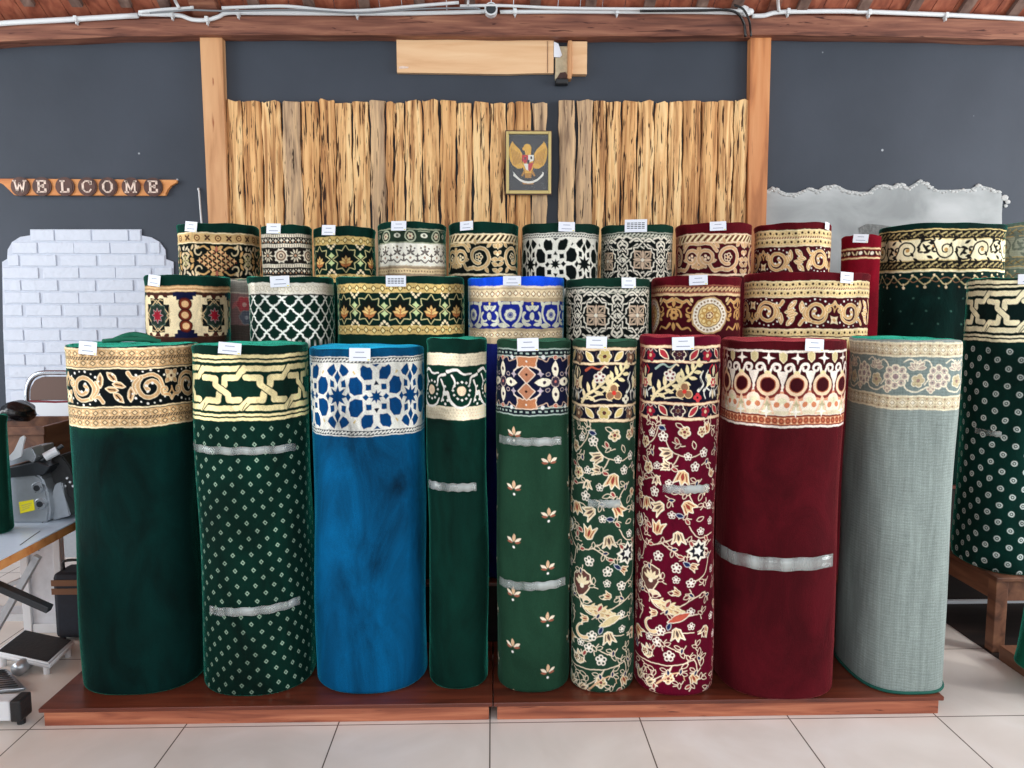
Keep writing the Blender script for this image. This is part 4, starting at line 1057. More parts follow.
# tile joints pass through the measured corner
ox=j0.x; oy=at(560,722,z=0).y
for v in fl.data.vertices: v.co -= Vector((ox+3*TILE*0,oy,0))
fl.location=(ox,oy,0)
slab('wall_back',-6,YW,0,6,YW+.12,2.895,M['wall'])
# roof boards on rafters, rising towards the open front of the shop
SL=R(29); z_e=2.785
def roofpt(x,s_,h=0):  # s_ = distance up the slope
    return Vector((x, YW+.12-s_*math.cos(SL)-h*0, z_e+s_*math.sin(SL)+h))
bm=bmesh.new()
x=-4.6
while x<4.6:
    w=.118
    vs=box(bm,x,0,0,x+w-.004,4.9,.02)
    x+=w
Mx=Matrix.Translation((0,YW+.12,z_e+.07))@Matrix.Rotation(-SL,4,'X')@Matrix.Diagonal((1,-1,1,1))
bmesh.ops.transform(bm,matrix=Mx,verts=bm.verts)
struct(obj('ceiling',bm,M['roof']))
def rafter(px,w,h,mat,label):
    X=at(px,14,Y=YW-.1).x
    bm=bmesh.new(); box(bm,-w/2,.24 if w<.1 else .14,-h,w/2,4.8,0); bmesh.ops.transform(bm,matrix=Matrix.Rotation(-SL,4,'X')@Matrix.Diagonal((1,-1,1,1)),verts=bm.verts)
    o=obj('rafter',bm,mat); o.location=(X,YW+.12,z_e+.069); return o
# ============================================================ beam and posts
def bent_beam():
    bm=bmesh.new(); P=[(-160,57,27),(0,41,23.5),(110,36.5,19.5),(205,34.5,16),(350,34.5,13.5),(512,36,13),(640,36,13),(762,34.5,13.5),(900,36,16),(1024,39.5,20),(1180,52,28)]
    secs=[]
    for px,yb,yt in P:
        b=at(px,yb,Y=YW-.1); z1=at(px,yt,Y=YW-.1).z; secs.append((b.x,b.z,z1))
    X=[s_[0] for s_ in secs]; n=60; prev=None
    for i in range(n+1):
        x=X[0]+(X[-1]-X[0])*i/n; zb=np.interp(x,X,[s_[1] for s_ in secs])+.002*math.sin(i*1.7); zt=np.interp(x,X,[s_[2] for s_ in secs])+.001*math.sin(i*2.3)
        cur=[bm.verts.new(v) for v in ((x,YW-.1,zb+.008),(x,YW-.1,zt-.006),(x,YW-.094,zt),(x,YW-.002,zt),(x,YW-.002,zb),(x,YW-.094,zb))]
        if prev:
            for k in range(6): bm.faces.new((prev[k],prev[(k+1)%6],cur[(k+1)%6],cur[k]))
        else: bm.faces.new(cur)
        prev=cur
    bm.faces.new(prev[::-1])
    return obj('wall_beam',bm,M['beam'])
tag(bent_beam(),'long dark reddish timber beam running across the top of the slate wall','beam')
def post(pts_top, pts_bot, mat, label):
    (x0,y0),(x1,_)=pts_top; (x2,y2),(x3,_)=pts_bot; Yp=YW-.055
    a=at(x0,y0,Y=Yp);b=at(x1,y0,Y=Yp);c=at(x2,y2,Y=Yp);d=at(x3,y2,Y=Yp)
    k=(c.z-0)/(a.z-c.z)
    bm=bmesh.new(); w=(b.x-a.x); w2=(d.x-c.x); wb=(w+w2)/2
    zt=a.z+.0; bl=c.x-(a.x-c.x)*k*.2; br=d.x-(b.x-d.x)*k*.2
    prism(bm,[(a.x,zt),(b.x,zt),(d.x,c.z),(br,.0),(bl,.0),(c.x,c.z)],Yp,YW-.002)
    bmesh.ops.bevel(bm,geom=list(bm.edges),offset=.003,segments=1,affect='EDGES')
    return tag(obj('wall_post',bm,mat),label,'post','timber posts on the back wall' if 0 else None)
post([(199.5,37),(222,37)],[(208.5,228),(228,228)],M['post'],'pale timber post left of the rough plank panel')
post([(750.5,37),(771.5,37)],[(748,228),(766,228)],M['post_r'],'orange-brown timber post right of the rough plank panel')

# plank panel: each plank its own irregular board
pp=[225,241,261,281,300,318,335,351.5,369,385,393,404,422,439,456,472.5,489.5,506,515,532,548,559,576,593,607,622,638,655,669,684,702,719,735,749.5]
grey={3:1,4:2,8:1,9:2,19:1,21:1,22:1,18:2,30:2,17:0}; skip={20}
pn=thing('plank_panel',(at(488,230,Y=YW).x,YW,1.0),'panel of rough weathered upright teak planks covering the middle of the slate wall','wall panel')
for i in range(len(pp)-1):
    if i in skip: continue
    Yp=YW-.028-.012*random.random(); yt=101+random.uniform(-1.2,2.2); 
    if i in (10,19): yt=103
    a=at(pp[i]+.7,yt,Y=Yp); b=at(pp[i+1]-.7,yt,Y=Yp)
    bm=bmesh.new(); n=22; prev=None; w=b.x-a.x; s1,s2=random.random()*9,random.random()*9
    for k in range(n+1):
        z=1.0+(a.z-1.0)*k/n
        e0=.0035*math.sin(z*13+s1)+.0025*math.sin(z*41+s2)+random.uniform(-.0012,.0012); e1=.0035*math.sin(z*11+s2)+.0025*math.sin(z*37+s1)+random.uniform(-.0012,.0012)
        if i in (22,19) and k>n*.72: e0+=.012*math.sin((k/n-.72)/.28*PI)
        dz=random.uniform(-.008,.008) if k==n else 0
        f=.3+.1*math.sin(z*7+s1); d=.004*math.sin(z*9+s2)
        cur=[bm.verts.new((X_-pn.location.x,Y_-YW,z+Z_-1.0)) for X_,Y_,Z_ in ((a.x+e0,YW-.002,0),(a.x+e0,Yp+.004,0),(a.x+w*.12,Yp,dz),(a.x+w*f,Yp-.004+d,dz*.5),(a.x+w*.7,Yp-.003-d,-dz),(b.x-w*.1,Yp+.001,0),(b.x+e1,Yp+.005,0),(b.x+e1,YW-.002,0))]
        if prev:
            for q in range(8): bm.faces.new((prev[q],prev[(q+1)%8],cur[(q+1)%8],cur[q]))
        else: bm.faces.new(cur)
        prev=cur
    bm.faces.new(prev[::-1])
    g=grey.get(i,0); mt=M['plank_grey'] if g==1 else (M['plank_dark'] if (g==2 or i%4==1) else M['plank'])
    o=obj('plank',bm,mt,pn)
    if g: o['label']='greyer plank'

# bare cement patch with chipped upper edge
Yc_=YW-.007
def patch(name,pts,Y0,Y1,mat,label,cat):
    bm=bmesh.new(); prism(bm,[(at(x,y,Y=YW).x,at(x,y,Y=YW).z) for x,y in pts],Y0,Y1); o=obj(name,bm,mat); tag(o,label,cat); return o
top=[(765,191),(772,187),(779,190),(786,193),(796,193),(809,188),(818,190),(824,186),(836,185),(846,190),(856,192),(868,192),(874,187),(884,184),(892,186),(901,183),(908,187),(920,180),(928,184),(936,190),(952,190),(970,189),(978,185),(990,188),(1000,192),(1002,200),(1001,214),(1003,300),(765,300)]
o=patch('cement_patch',top,Yc_,YW-.001,M['cement'],'bare grey cement patch with a ragged top edge on the slate wall at right','wall patch')
bm=bmesh.new()
for i in range(len(top)-5):
    (x0,y0),(x1,y1)=top[i],top[i+1]
    for k in range(5):
        t_=k/5; x=x0+(x1-x0)*t_; y=y0+(y1-y0)*t_+1; p=at(x,y+random.uniform(-.5,2.5),Y=YW)
        r_=random.uniform(.006,.017); vs=bmesh.ops.create_icosphere(bm,subdivisions=1,radius=1)['verts']
        for v in vs: v.co=Vector((p.x-v.co.x*r_*random.uniform(.8,1.5),YW-.006+v.co.y*.004,p.z+v.co.z*r_*random.uniform(.5,.9)))
for p_,r_ in (((1004,198),.022),((1007,202),.016),((1005,206),.012)):
    p=at(*p_,Y=YW); vs=bmesh.ops.create_icosphere(bm,subdivisions=2,radius=1)['verts']
    for v in vs: v.co=Vector((p.x+v.co.x*r_,YW-.006+v.co.y*.005,p.z+v.co.z*r_*.8))
ch=obj('plaster_crumbs',bm,M['cement2'],None,True); ch.parent=o; ch['label']='chipped pale plaster rim'
pr=[(858,228),(866,224),(880,225),(892,227),(898,231),(896,236),(860,236)]
bm=bmesh.new(); prism(bm,[(at(x,y,Y=YW).x,at(x,y,Y=YW).z) for x,y in pr],YW-.010,YW-.0065); ch=obj('chipped_spot',bm,plain('dark_cement',(116,118,116),.9,bump=1,var=.25),o)

# whitewashed brick alcove patch
OUT=[(3,262),(8,259),(8.5,250),(13,242),(21,237),(31,235.5),(31,229.5),(142,229.5),(142,235.5),(152,237.5),(160,242),(166,250),(166.5,259),(174,262),(174.5,300),(172,426),(8,426),(4,330)]
def zx(p): q=at(p[0],p[1],Y=YW); return (q.x,q.z)
out=[zx(p) for p in OUT]
bp=thing('brick_panel',(0,YW,0),'whitewashed brick patch with stepped arched top on the slate wall at left','wall panel')
bm=bmesh.new(); prism(bm,out,-.008,-.001); obj('mortar_bed',bm,M['mortar'],bp)
zs=[p[1] for p in out]; zmin,zmax=min(zs),max(zs)
def xrange_(z):
    xs=[]
    for (x0,z0),(x1,z1) in zip(out,out[1:]+out[:1]):
        if (z0>z)!=(z1>z): xs.append(x0+(x1-x0)*(z-z0)/(z1-z0))
    return (min(xs),max(xs)) if xs else None
bm=bmesh.new(); ch_=(zmax-zmin)/16; bl=.205
for r_ in range(16):
    z1=zmax-r_*ch_-.004; z0=z1-ch_+.010
    e=[xrange_(z0+.002),xrange_(z1-.002),xrange_((z0+z1)/2)]
    e=[q for q in e if q]
    lo=max(q[0] for q in e)+.003; hi=min(q[1] for q in e)-.003
    x=out[0][0]-.1+(r_%2)*bl/2
    while x<hi:
        a,b=max(x,lo),min(x+bl-.011,hi)
        if b-a>.02:
            jz=random.uniform(-.0015,.0015)
            box(bm,a+random.uniform(0,.002),-.0125-random.uniform(0,.002),z0+jz,b-random.uniform(0,.002),-.006,z1+jz,.003)
        x+=bl+random.uniform(-.012,.012)
obj('bricks',bm,M['brick'],bp)

# welcome board
S0=at(90,187,Y=YW); px2=YW/F*1.02
wb=thing('welcome_sign',(S0.x,YW-.012,S0.z),'long wooden board with seven round plaques spelling WELCOME on the slate wall','sign')
def wx(x): return at(x,187,Y=YW-.02).x-S0.x
def wz(y): return at(90,y,Y=YW-.02).z-S0.z
bm=bmesh.new(); prism(bm,[(wx(-3),wz(179)),(wx(177.5),wz(179.5)),(wx(177),wz(182.5)),(wx(171),wz(185)),(wx(167.5),wz(189)),(wx(165),wz(195.5)),(wx(14),wz(195.5)),(wx(9),wz(190)),(wx(4),wz(184.5)),(wx(-3),wz(182))],-.012,.010)
bmesh.ops.bevel(bm,geom=list(bm.edges),offset=.002,segments=1,affect='EDGES'); obj('board',bm,M['sign'],wb)
GL={'W':[((-1,1),(-.55,-1)),((-.55,-1),(0,.6)),((0,.6),(.55,-1)),((.55,-1),(1,1)),((-1.3,1),(-.75,1)),((.75,1),(1.3,1))],
'E':[((-.5,1),(-.5,-1)),((-.85,1),(.75,1)),((-.85,-1),(.8,-1)),((-.5,.05),(.35,.05)),((.75,1),(.75,.5)),((.8,-1),(.8,-.45)),((.35,.3),(.35,-.2))],
'L':[((-.4,1),(-.4,-1)),((-.8,1),(.05,1)),((-.8,-1),(.75,-1)),((.75,-1),(.75,-.4))],
'C':[((.75,.95),(.75,.4)),((.75,.55),(.35,1)),((.35,1),(-.3,1)),((-.3,1),(-.8,.5)),((-.8,.5),(-.8,-.5)),((-.8,-.5),(-.3,-1)),((-.3,-1),(.35,-1)),((.35,-1),(.8,-.5))],
'O':[((.35,1),(-.35,1)),((-.35,1),(-.85,.45)),((-.85,.45),(-.85,-.45)),((-.85,-.45),(-.35,-1)),((-.35,-1),(.35,-1)),((.35,-1),(.85,-.45)),((.85,-.45),(.85,.45)),((.85,.45),(.35,1))],
'M':[((-.8,1),(-.8,-1)),((-.8,1),(0,-.7)),((0,-.7),(.8,1)),((.8,1),(.8,-1)),((-1.15,1),(-.7,1)),((.7,1),(1.15,1)),((-1.15,-1),(-.45,-1)),((.45,-1),(1.15,-1))]}
for ch,x in zip('WELCOME',(21.5,43,66,88.5,109,132,154)):
    c_=(wx(x),wz(187)); r_=.0505
    bm=bmesh.new(); n=28
    prism(bm,[(c_[0]+r_*math.cos(2*PI*i/n),c_[1]+r_*math.sin(2*PI*i/n)) for i in range(n)],-.020,-.012)
    prism(bm,[(c_[0]+r_*.86*math.cos(2*PI*i/n),c_[1]+r_*.86*math.sin(2*PI*i/n)) for i in range(n)],-.0225,-.019)
    d=obj('round_plaque',bm,M['disc'],wb)
    bm=bmesh.new()
    for (ax,az),(bx_,bz) in GL[ch]:
        A=Vector((c_[0]+ax*.027,0,c_[1]+az*.029)); B=Vector((c_[0]+bx_*.027,0,c_[1]+bz*.029)); dd=(B-A); ln=dd.length; an=math.atan2(dd.z,dd.x)
        th=(.0042 if ch in 'WM' else .0058) if abs(dd.z)>abs(dd.x)*1.2 else .0036
        box(bm,-ln/2-.002,-.003,-th,ln/2+.002,0,th,0,0,Matrix.Translation(((A.x+B.x)/2,-.0225,(A.z+B.z)/2))@Matrix.Rotation(-an,4,'Y'))
    obj('letter',bm,M['letter'],d)

# picture of the state emblem
def pic():
    a=at(506,131,Y=YW-.065); b=at(551,194,Y=YW-.065); cx,cz=(a.x+b.x)/2,(a.z+b.z)/2; w,h=(b.x-a.x)/2,(a.z-b.z)/2; u=(2*w)/380.0
    t=thing('framed_picture',(cx,YW-.050,cz),'small gilt-framed picture of a golden eagle emblem hung on the planks','picture')
    bm=bmesh.new(); fw=.016
    for x0,z0,x1,z1 in ((-w,-h,-w+fw,h),(w-fw,-h,w,h),(-w+fw,h-fw,w-fw,h),(-w+fw,-h,w-fw,-h+fw*1.2)): box(bm,x0,-.018,z0,x1,0,z1,.003)
    obj('frame',bm,M['gold'],t)
    bm=bmesh.new(); e=.004
    for x0,z0,x1,z1 in ((-w-e,-h-e,-w,h+e),(w,-h-e,w+e,h+e),(-w,h,w,h+e),(-w,-h-e,w,-h)): box(bm,x0,-.014,z0,x1,0,z1)
    obj('frame_rim',bm,M['disc'],t)
    bm=bmesh.new(); box(bm,-w+.004,-.005,-h+.004,w-.004,0,h-.004); pb=obj('backing',bm,M['pic_bg'],t)
    # crop units 683x768: picture centre (335,367)
    def P(pts): return [((x-333)*u,(365-y)*u) for x,y in pts]
    def shape(nm,polys,mat,d0,d1):
        bm=bmesh.new()
        for p in polys: prism(bm,P(p),-d1,-d0)
        return obj(nm,bm,mat,t)
    wl=[(200,185),(185,205),(168,250),(170,300),(180,350),(200,385),(240,412),(275,410),(290,395),(275,340),(280,290),(255,250),(225,222),(205,200)]
    mir=lambda p:[(666-x-6,y) for x,y in p]
    shape('eagle_wing',[wl],M['pic_gold'],.005,.0062); shape('eagle_wing',[mir(wl)[::-1]],M['pic_gold'],.005,.0062)
    fe=[]
    for i in range(6):
        f=i/6; fe.append([(185+i*13,245+i*8),(190+i*13,243+i*8),(215+i*12,385-i*4),(208+i*12,386-i*4)])
    shape('wing_feathers',fe,M['pic_gold2'],.0062,.0068); shape('wing_feathers',[mir(p)[::-1] for p in fe],M['pic_gold2'],.0062,.0068)
    shape('eagle_body',[[(300,215),(320,208),(345,215),(357,240),(352,300),(372,330),(375,400),(362,440),(350,480),(310,480),(296,440),(285,400),(285,330),(308,300),(300,262),(286,262),(280,245),(292,232)]],M['pic_gold'],.0062,.0075)
    shape('eagle_legs',[[(296,420),(270,470),(284,478),(306,440)],[(364,420),(392,470),(378,478),(356,440)],[(300,450),(360,450),(356,490),(304,490)],[(276,518),(384,518),(372,542),(288,542)]],M['pic_gold2'],.0076,.0085)
    shape('shield',[[(277,300),(330,300),(330,352),(300,372),(280,345)],[(330,372),(374,360),(360,410),(345,438),(330,420)]],M['pic_red'],.0076,.009)
    shape('shield_white_fields',[[(330,300),(378,300),(376,345),(345,358),(330,352)],[(292,372),(330,372),(330,430),(312,420)]],M['pic_white'],.0076,.009)
    shape('shield_marks',[[(348,312),(362,312),(364,335),(350,335)],[(318,340),(342,340),(340,372),(322,372)],[(296,320),(314,320),(312,338),(298,338)]],M['pic_black'],.009,.0096)
    rb=[]; 
    pts=[(200,470),(235,478),(262,500),(300,514),(333,518),(366,514),(404,500),(431,478),(458,450),(462,472),(440,490),(410,520),(370,536),(333,540),(296,536),(256,520),(226,492),(198,452),(196,440),(214,438)]
    shape('ribbon',[[(200,436),(214,450),(236,474),(262,498),(300,514),(333,518),(366,514),(404,498),(430,474),(452,450),(446,436),(462,446),(458,470),(440,488),(410,514),(370,531),(333,536),(296,531),(256,514),(226,488),(200,468),(210,458)]],M['pic_white'],.0086,.0098)
    bm=bmesh.new(); box(bm,-w+fw,-.0132,-h+fw,w-fw,-.0122,h-fw); obj('glass',bm,M['glass'],t)
pic()

# plywood board under the beam, box end and rod
a=at(396.5,40,Y=YW-.03); b=at(553.5,74.5,Y=YW-.03)
bd=thing('plywood_board',((a.x+b.x)/2,YW-.002,b.z),'long pale plywood board fixed under the ceiling beam','board')
w=(b.x-a.x)/2; h=a.z-b.z
bm=bmesh.new(); prism(bm,[(-w,0.004),(-w*.3,.002),(w*.4,0),(w*.75,.006),(w,.007),(w,h+.022),(-w,h+.022)],-.028,0); obj('panel',bm,M['pine'],bd)
bm=bmesh.new(); box(bm,w-.034,-.0305,.008,w-.031,-.028,h,0); obj('edge_seam',bm,M['strap'],bd)
bm=bmesh.new(); prism(bm,[(-w+.012,.024),(-w+.06,.026),(-w+.064,.034),(-w+.03,.038),(-w+.012,.034)],-.0295,-.028); obj('chipped_corner',bm,M['letter'],bd)
a=at(572,41,Y=YW-.05); b=at(587,74,Y=YW-.05)
bx=thing('wooden_bracket',((a.x+b.x)/2,YW-.002,b.z),'small pale wooden block beside the hole at the right end of the plywood board','bracket')
w=(b.x-a.x)/2; h=a.z-b.z
bm=bmesh.new(); box(bm,-w,-.045,0,w,0,h,.002); obj('block',bm,M['pine'],bx)
a2=at(568.5,43,Y=YW-.06); bm=bmesh.new(); box(bm,-w-.022,-.06,-.028,-w-.002,0,h,.002); obj('upright_strip',bm,M['post'],bx)
cp=at(562,75,Y=YW-.04)
hb=thing('cable_duct_sleeve',(cp.x,YW-.002,cp.z-.05),'broken pale duct sleeve with a torn white paper flap between board and block','duct')
hh=at(562,45,Y=YW-.04).z-cp.z+.05
bm=bmesh.new(); box(bm,-.036,-.022,.03,.036,0,hh,.004); obj('sleeve',bm,plain('stained_cream',(190,176,146),.7,var=.25,bs=30),hb)
bm=bmesh.new(); box(bm,-.036,-.052,.0,.034,-.0,.03,.006); obj('end_cap',bm,M['black_p'],hb)
bm=bmesh.new(); prism(bm,[(-.044,hh-.06),(-.044,hh+.02),(-.02,hh+.01),(-.0,hh-.05),(-.012,hh-.062)],-.030,-.026); obj('paper_flap',bm,M['paper'],hb)
bm=bmesh.new(); prism(bm,[(-.03,.03),(-.01,.065),(.02,.07),(.034,.045),(.034,.03)],-.027,-.0225); obj('brown_stain_chip',bm,M['disc'],hb)
# ceiling rafters
for i,px in enumerate((-30,30,78,127,166,255,310,365,420,470,535,590,648,700,735,800,860,910,962,1012,1065)):
    tag(rafter(px,.055,.024,M['rafter'],''), 'narrow grey-brown rafter under the reddish roof boards','rafter','narrow rafters under the roof')
tag(rafter(206,.135,.045,M['beam'],''),'thick brown rafter meeting the beam above the left wall post','rafter')
tag(rafter(772,.06,.022,M['beam'],''),'brown rafter meeting the beam above the right wall post','rafter')
# conduits and cables along the beam
def cable(name,pts,r,mat,label,Yc=YW-.115,cat='cable',clips=()):
    P=[]
    for q in pts:
        Y=q[2] if len(q)>2 else Yc
        P.append(tuple(at(q[0],q[1],Y=Y)))
    bm=bmesh.new(); tube(bm,curve3(P,5),r,8)
    o=tag(obj(name,bm,mat,None,True),label,cat)
    for x,y in clips:
        p=at(x,y,Y=Yc-.002); bm=bmesh.new(); box(bm,p.x-.009,p.y-.016,p.z-.012,p.x+.009,YW-.099,p.z+.016,.003); box(bm,p.x-.003,p.y-.004,p.z-.024,p.x+.003,YW-.099,p.z-.01,.001); obj('cable_clip',bm,M['white_p'],o)
    return o
cable('conduit',[(-60,30),(0,23.5),(60,20),(138,15.5)],.014,M['white_p'],'thick white conduit along the beam at far left, ending at the sleeve joint',clips=[(76,19.5)])
cable('conduit',[(139,14),(160,14.5),(180,15.5),(192,19.5),(206,20),(218,17),(228,13),(260,13),(340,13.5),(400,13.5),(470,12),(485,11.5)],.011,M['white_p'],'white conduit dipping under the thick rafter and running right to the round junction box',clips=[(172,15),(207,20),(238,13.5),(357,14)])
cable('conduit',[(139,12),(165,9.5),(190,8),(192,6.5)],.009,M['white_p'],'short white conduit rising from the sleeve joint toward the thick rafter',YW-.14)
cable('conduit',[(222,8),(262,6.5),(290,6.5),(330,10.5),(365,10.5),(400,7.5),(440,4),(459,2.5)],.009,M['white_p'],'slack white conduit rising to the right before the round junction box',YW-.14)
cable('conduit',[(500,12),(560,11.5),(620,11.8),(700,12),(740,13)],.011,M['white_p'],'lower white conduit between the round box and the taped joint',clips=[(515,12),(617,12)])
cable('conduit',[(460,6),(500,5.5),(560,8),(640,9),(700,9),(742,11)],.008,M['white_p'],'upper white conduit between the round box and the taped joint',YW-.14)
cable('conduit',[(752,16),(764,15.5),(776,12.5),(800,11.5),(850,11.3),(900,13),(960,15.5),(1024,19),(1080,23)],.012,M['white_p'],'white conduit running from the taped joint to the right edge of the beam',clips=[(788,12),(869,13),(946,16)])
cable('conduit',[(778,-14,YW-.45),(778,2,YW-.2),(779,11,YW-.13)],.008,M['white_p'],'white conduit dropping from the roof to the beam near the right post')
cable('conduit',[(172,-10,YW-.45),(175,0,YW-.2),(179,8,YW-.15)],.008,M['white_p'],'short white conduit dropping from the roof near the left thick rafter')
cable('conduit',[(467,-12,YW-.4),(468,-2,YW-.2),(468,5,YW-.15)],.006,M['white_p'],'thin white conduit dropping from the roof left of the round box')
cable('grey_cable',[(150,13),(178,11),(192,10),(230,11),(300,10),(360,13),(420,9),(470,8),(480,9)],.005,plain('grey_cable',(120,124,128),.5),'thin grey cable running beside the white conduits above the beam',YW-.17)
cable('black_cable',[(640,11),(700,10.5),(726,10),(738,14),(744,24,YW-.12),(745.5,37,YW-.108)],.007,M['black_p'],'black cable curving down over the beam left of the right post',YW-.150)
cable('black_cable',[(734,5),(743,9),(749,20),(750.5,30,YW-.12),(751,36.5,YW-.108)],.006,M['black_p'],'second black cable bending down beside the taped joint',YW-.168)
p=at(491,9.5,Y=YW-.13); jb=thing('junction_box',tuple(p),'round white junction box on the beam with a dark centre','junction box')
bm=bmesh.new(); n=20; prism(bm,[(.034*math.cos(2*PI*i/n),.034*math.sin(2*PI*i/n)) for i in range(n)],-.012,.03); obj('box_ring',bm,M['white_p'],jb)
bm=bmesh.new(); prism(bm,[(.026*math.cos(2*PI*i/n),.026*math.sin(2*PI*i/n)) for i in range(n)],-.015,-.0122); obj('open_centre',bm,M['dsteel'],jb)
p=at(748,13,Y=YW-.13); bm=bmesh.new()
for k in range(7):
    vs=bmesh.ops.create_icosphere(bm,subdivisions=2,radius=1)['verts']; dx,dz=random.uniform(-.03,.02),random.uniform(-.012,.03); rr_=random.uniform(.016,.028)
    for v in vs: v.co=Vector((dx+v.co.x*rr_*1.2,v.co.y*.02,dz+v.co.z*rr_*.8))
o=obj('taped_joint',bm,M['white_p'],None,True); o.location=p; tag(o,'white taped cable joint beside the black cables above the right post','cable joint')
p=at(202,227,Y=YW-.04); q=at(199,191,Y=YW-.012); bm=bmesh.new(); tube(bm,curve3([tuple(at(205,232,Y=YW-.03)),tuple(p),tuple(q),tuple(at(198,190,Y=YW-.004))],4),.005,6); tag(obj('white_cable',bm,M['white_p'],None,True),'thin white cable hanging on the wall left of the pale post','cable')

# ============================================================ display platforms
P1=.065; P2=.300; P3=.560
yA=at(490,703,z=P1).y
xl=at(45,703,z=P1).x; xr=at(941,694,z=P1).x; xm=at(493,703,z=P1).x
def platform(x0,x1,y0,y1,h,label,nm='display_platform',fm='fasc'):
    t=thing(nm,((x0+x1)/2,(y0+y1)/2,0),label,'platform'); w=(x1-x0)/2; d=(y1-y0)/2
    bm=bmesh.new(); box(bm,-w,-d,h-.014,w,d,h,.002); obj('top_boards',bm,M['ftop'],t)
    bm=bmesh.new(); box(bm,-w+.012,-d+.010,0,w-.012,-d+.030,h-.0145,.0015); obj('front_board',bm,M[fm],t)
    for s_ in (-1,1):
        bm=bmesh.new(); box(bm,s_*(w-.012)-(.02 if s_>0 else 0),-d+.0305,0,s_*(w-.012)+(.02 if s_<0 else 0),d-.01,h-.0145); obj('side_board',bm,M['fasc'],t)
    bm=bmesh.new(); box(bm,-w+.033,d-.03,0,w-.033,d-.01,h-.0145); obj('back_board',bm,M['ftop'],t)
    return t
platform(xl,xm-.002,yA,2.915,P1,'low reddish wooden platform carrying the four front rolls on the left')
platform(xm+.002,xr,yA,2.915,P1,'low reddish wooden platform carrying the five front rolls on the right')
platform(at(120,400,Y=2.93).x,at(895,400,Y=3.2).x,2.93,3.415,P2,'stepped wooden platform under the middle row of rolls',fm='darkw')
platform(at(165,400,Y=3.43).x,at(1050,400,Y=3.5).x,3.43,3.97,P3,'tall dark platform against the wall under the back row of rolls',fm='darkw')

# ============================================================ rolls, front row
def yf(px,py): return at(px,py,z=P1).y
G=(4,42,33)
fr='front row rolls'
roll('dark green carpet roll with tan scrollwork border, leftmost of the front row',M['g'],(1,33,30),p_scroll_green,63,200,346.5,yf(140,697),P1,(89,341.5,354.5,21,4),vband=86,ry=.2,n=2.5,seed=2,top=(20,110,84))
roll('green carpet roll with cream interlaced star border and tiny diamonds over its body',M['g'],(2,34,26),p_green_interlace,190,309,346,yf(255,698),P1,(230,342.5,354,23,5),[(452,190,292,8,-.004),(620,200,292,9,.01)],vband=86,vbody=400,n=2.3,seed=5,top=(20,104,80))
roll('bright blue carpet roll with white star lattice border',M['b'],(0,72,112),p_blue,308.5,424.5,349,yf(372,696),P1,(360,348,361,21,1),vband=92,n=2.2,seed=3,top=(16,124,180))
roll('narrow dark green carpet roll with cream flower border, right of the bright blue roll',M['g'],(3,38,30),p_narrow,425.5,487.5,339,yf(458,691),P1,None,[(490,428,475,8.5,-.004)],vband=86,n=2.1,seed=6,top=(24,84,60))
roll('mid green carpet roll with navy border of cream petals and small scattered sprigs',M['g2'],(28,60,43),p_navy_flower,496,571.5,341,yf(533,694.5),P1,(528,338,351,21.5,-2),[(443,500,561,8.5,.0),(594,500,566,9,.006)],vband=86,vbody=400,n=2.2,seed=7,top=(40,96,68))
roll('green carpet roll covered all over with cream vines and flowers',M['g2'],(33,62,46),p_floral_green,571.8,638,341,yf(605,694.5),P1,(597,336.5,348.5,21,0),[(507,590,622,8.5,0)],vband=86,vbody=400,n=2.2,seed=8,top=(40,96,68))
roll('crimson carpet roll covered all over with cream vines and flowers',M['r'],(88,3,30),p_floral_red,638.6,721.5,337,yf(677,698),P1,(683,337,350,21.5,-2),[(492,666,712,8.5,.0)],vband=86,vbody=400,n=2.2,seed=9,top=(130,14,44))
roll('maroon carpet roll with arcaded cream border and a wide band of clear tape',M['r'],(74,9,18),p_arcade,720.5,847.5,341.5,yf(778,702),P1,(814,339,351,20,3),[(571,722,841,14,.012)],vband=92,ry=.2,n=2.4,seed=10,top=(112,26,44))
roll('pale grey-green woven carpet roll with faint beige floral border',M['w'],(134,145,140),p_gray,847.8,963.5,340.5,yf(893,695.5),P1,None,vband=78,ry=.2,n=2.9,seed=11,top=(20,112,88))
# middle row
YR2=2.95
roll('dark green roll with stepped cream border and red stars, leftmost of the middle row',M['g'],G,(lambda c:p_step_star(Sh(c,9))),142.5,231,275,YR2,P2,(155,275,286,16,6),vband=64,seed=12,top=(12,76,58),ry=.17)
roll('faded grey roll with pink flowers in a narrow gap behind the middle row',M['w'],(96,100,90),p_gray_hidden,219,256,279,3.275,P2,None,vband=60,seed=13,top=(30,100,74),ry=.065)
roll('green roll with white ogee lattice border in the middle row',M['g'],G,(lambda c:p_lattice(Sh(c,5))),245.5,334,276,YR2,P2,(280,276,287,19,-3),vband=64,seed=14,top=(14,84,62),ry=.18)
roll('wide green roll with gold strips and large eight-pointed stars in the middle row',M['g'],G,(lambda c:p_big_octa(Sh(c,6))),334.5,464.5,276,YR2,P2,(396,275.5,286.5,20,0),vband=66,seed=15,top=(14,84,62),ry=.19,tagkind=1)
roll('royal blue roll with beige and silver floral border in the middle row',M['b'],(14,22,80),(lambda c:(c.strip(-2,9,(16,66,196)),p_royal(Sh(c,9)))),467,564.5,276.5,YR2,P2,(512,276,285.5,18,0),vband=72,seed=16,top=(30,90,220),ry=.19)
roll('dark green roll with white knotwork border in the middle row',M['g2'],(14,50,38),(lambda c:p_knot_near(Sh(c,7.5))),565.5,650.5,278,YR2,P2,(628,277.5,288,16,0),vband=66,seed=17,top=(30,80,58),ry=.18)
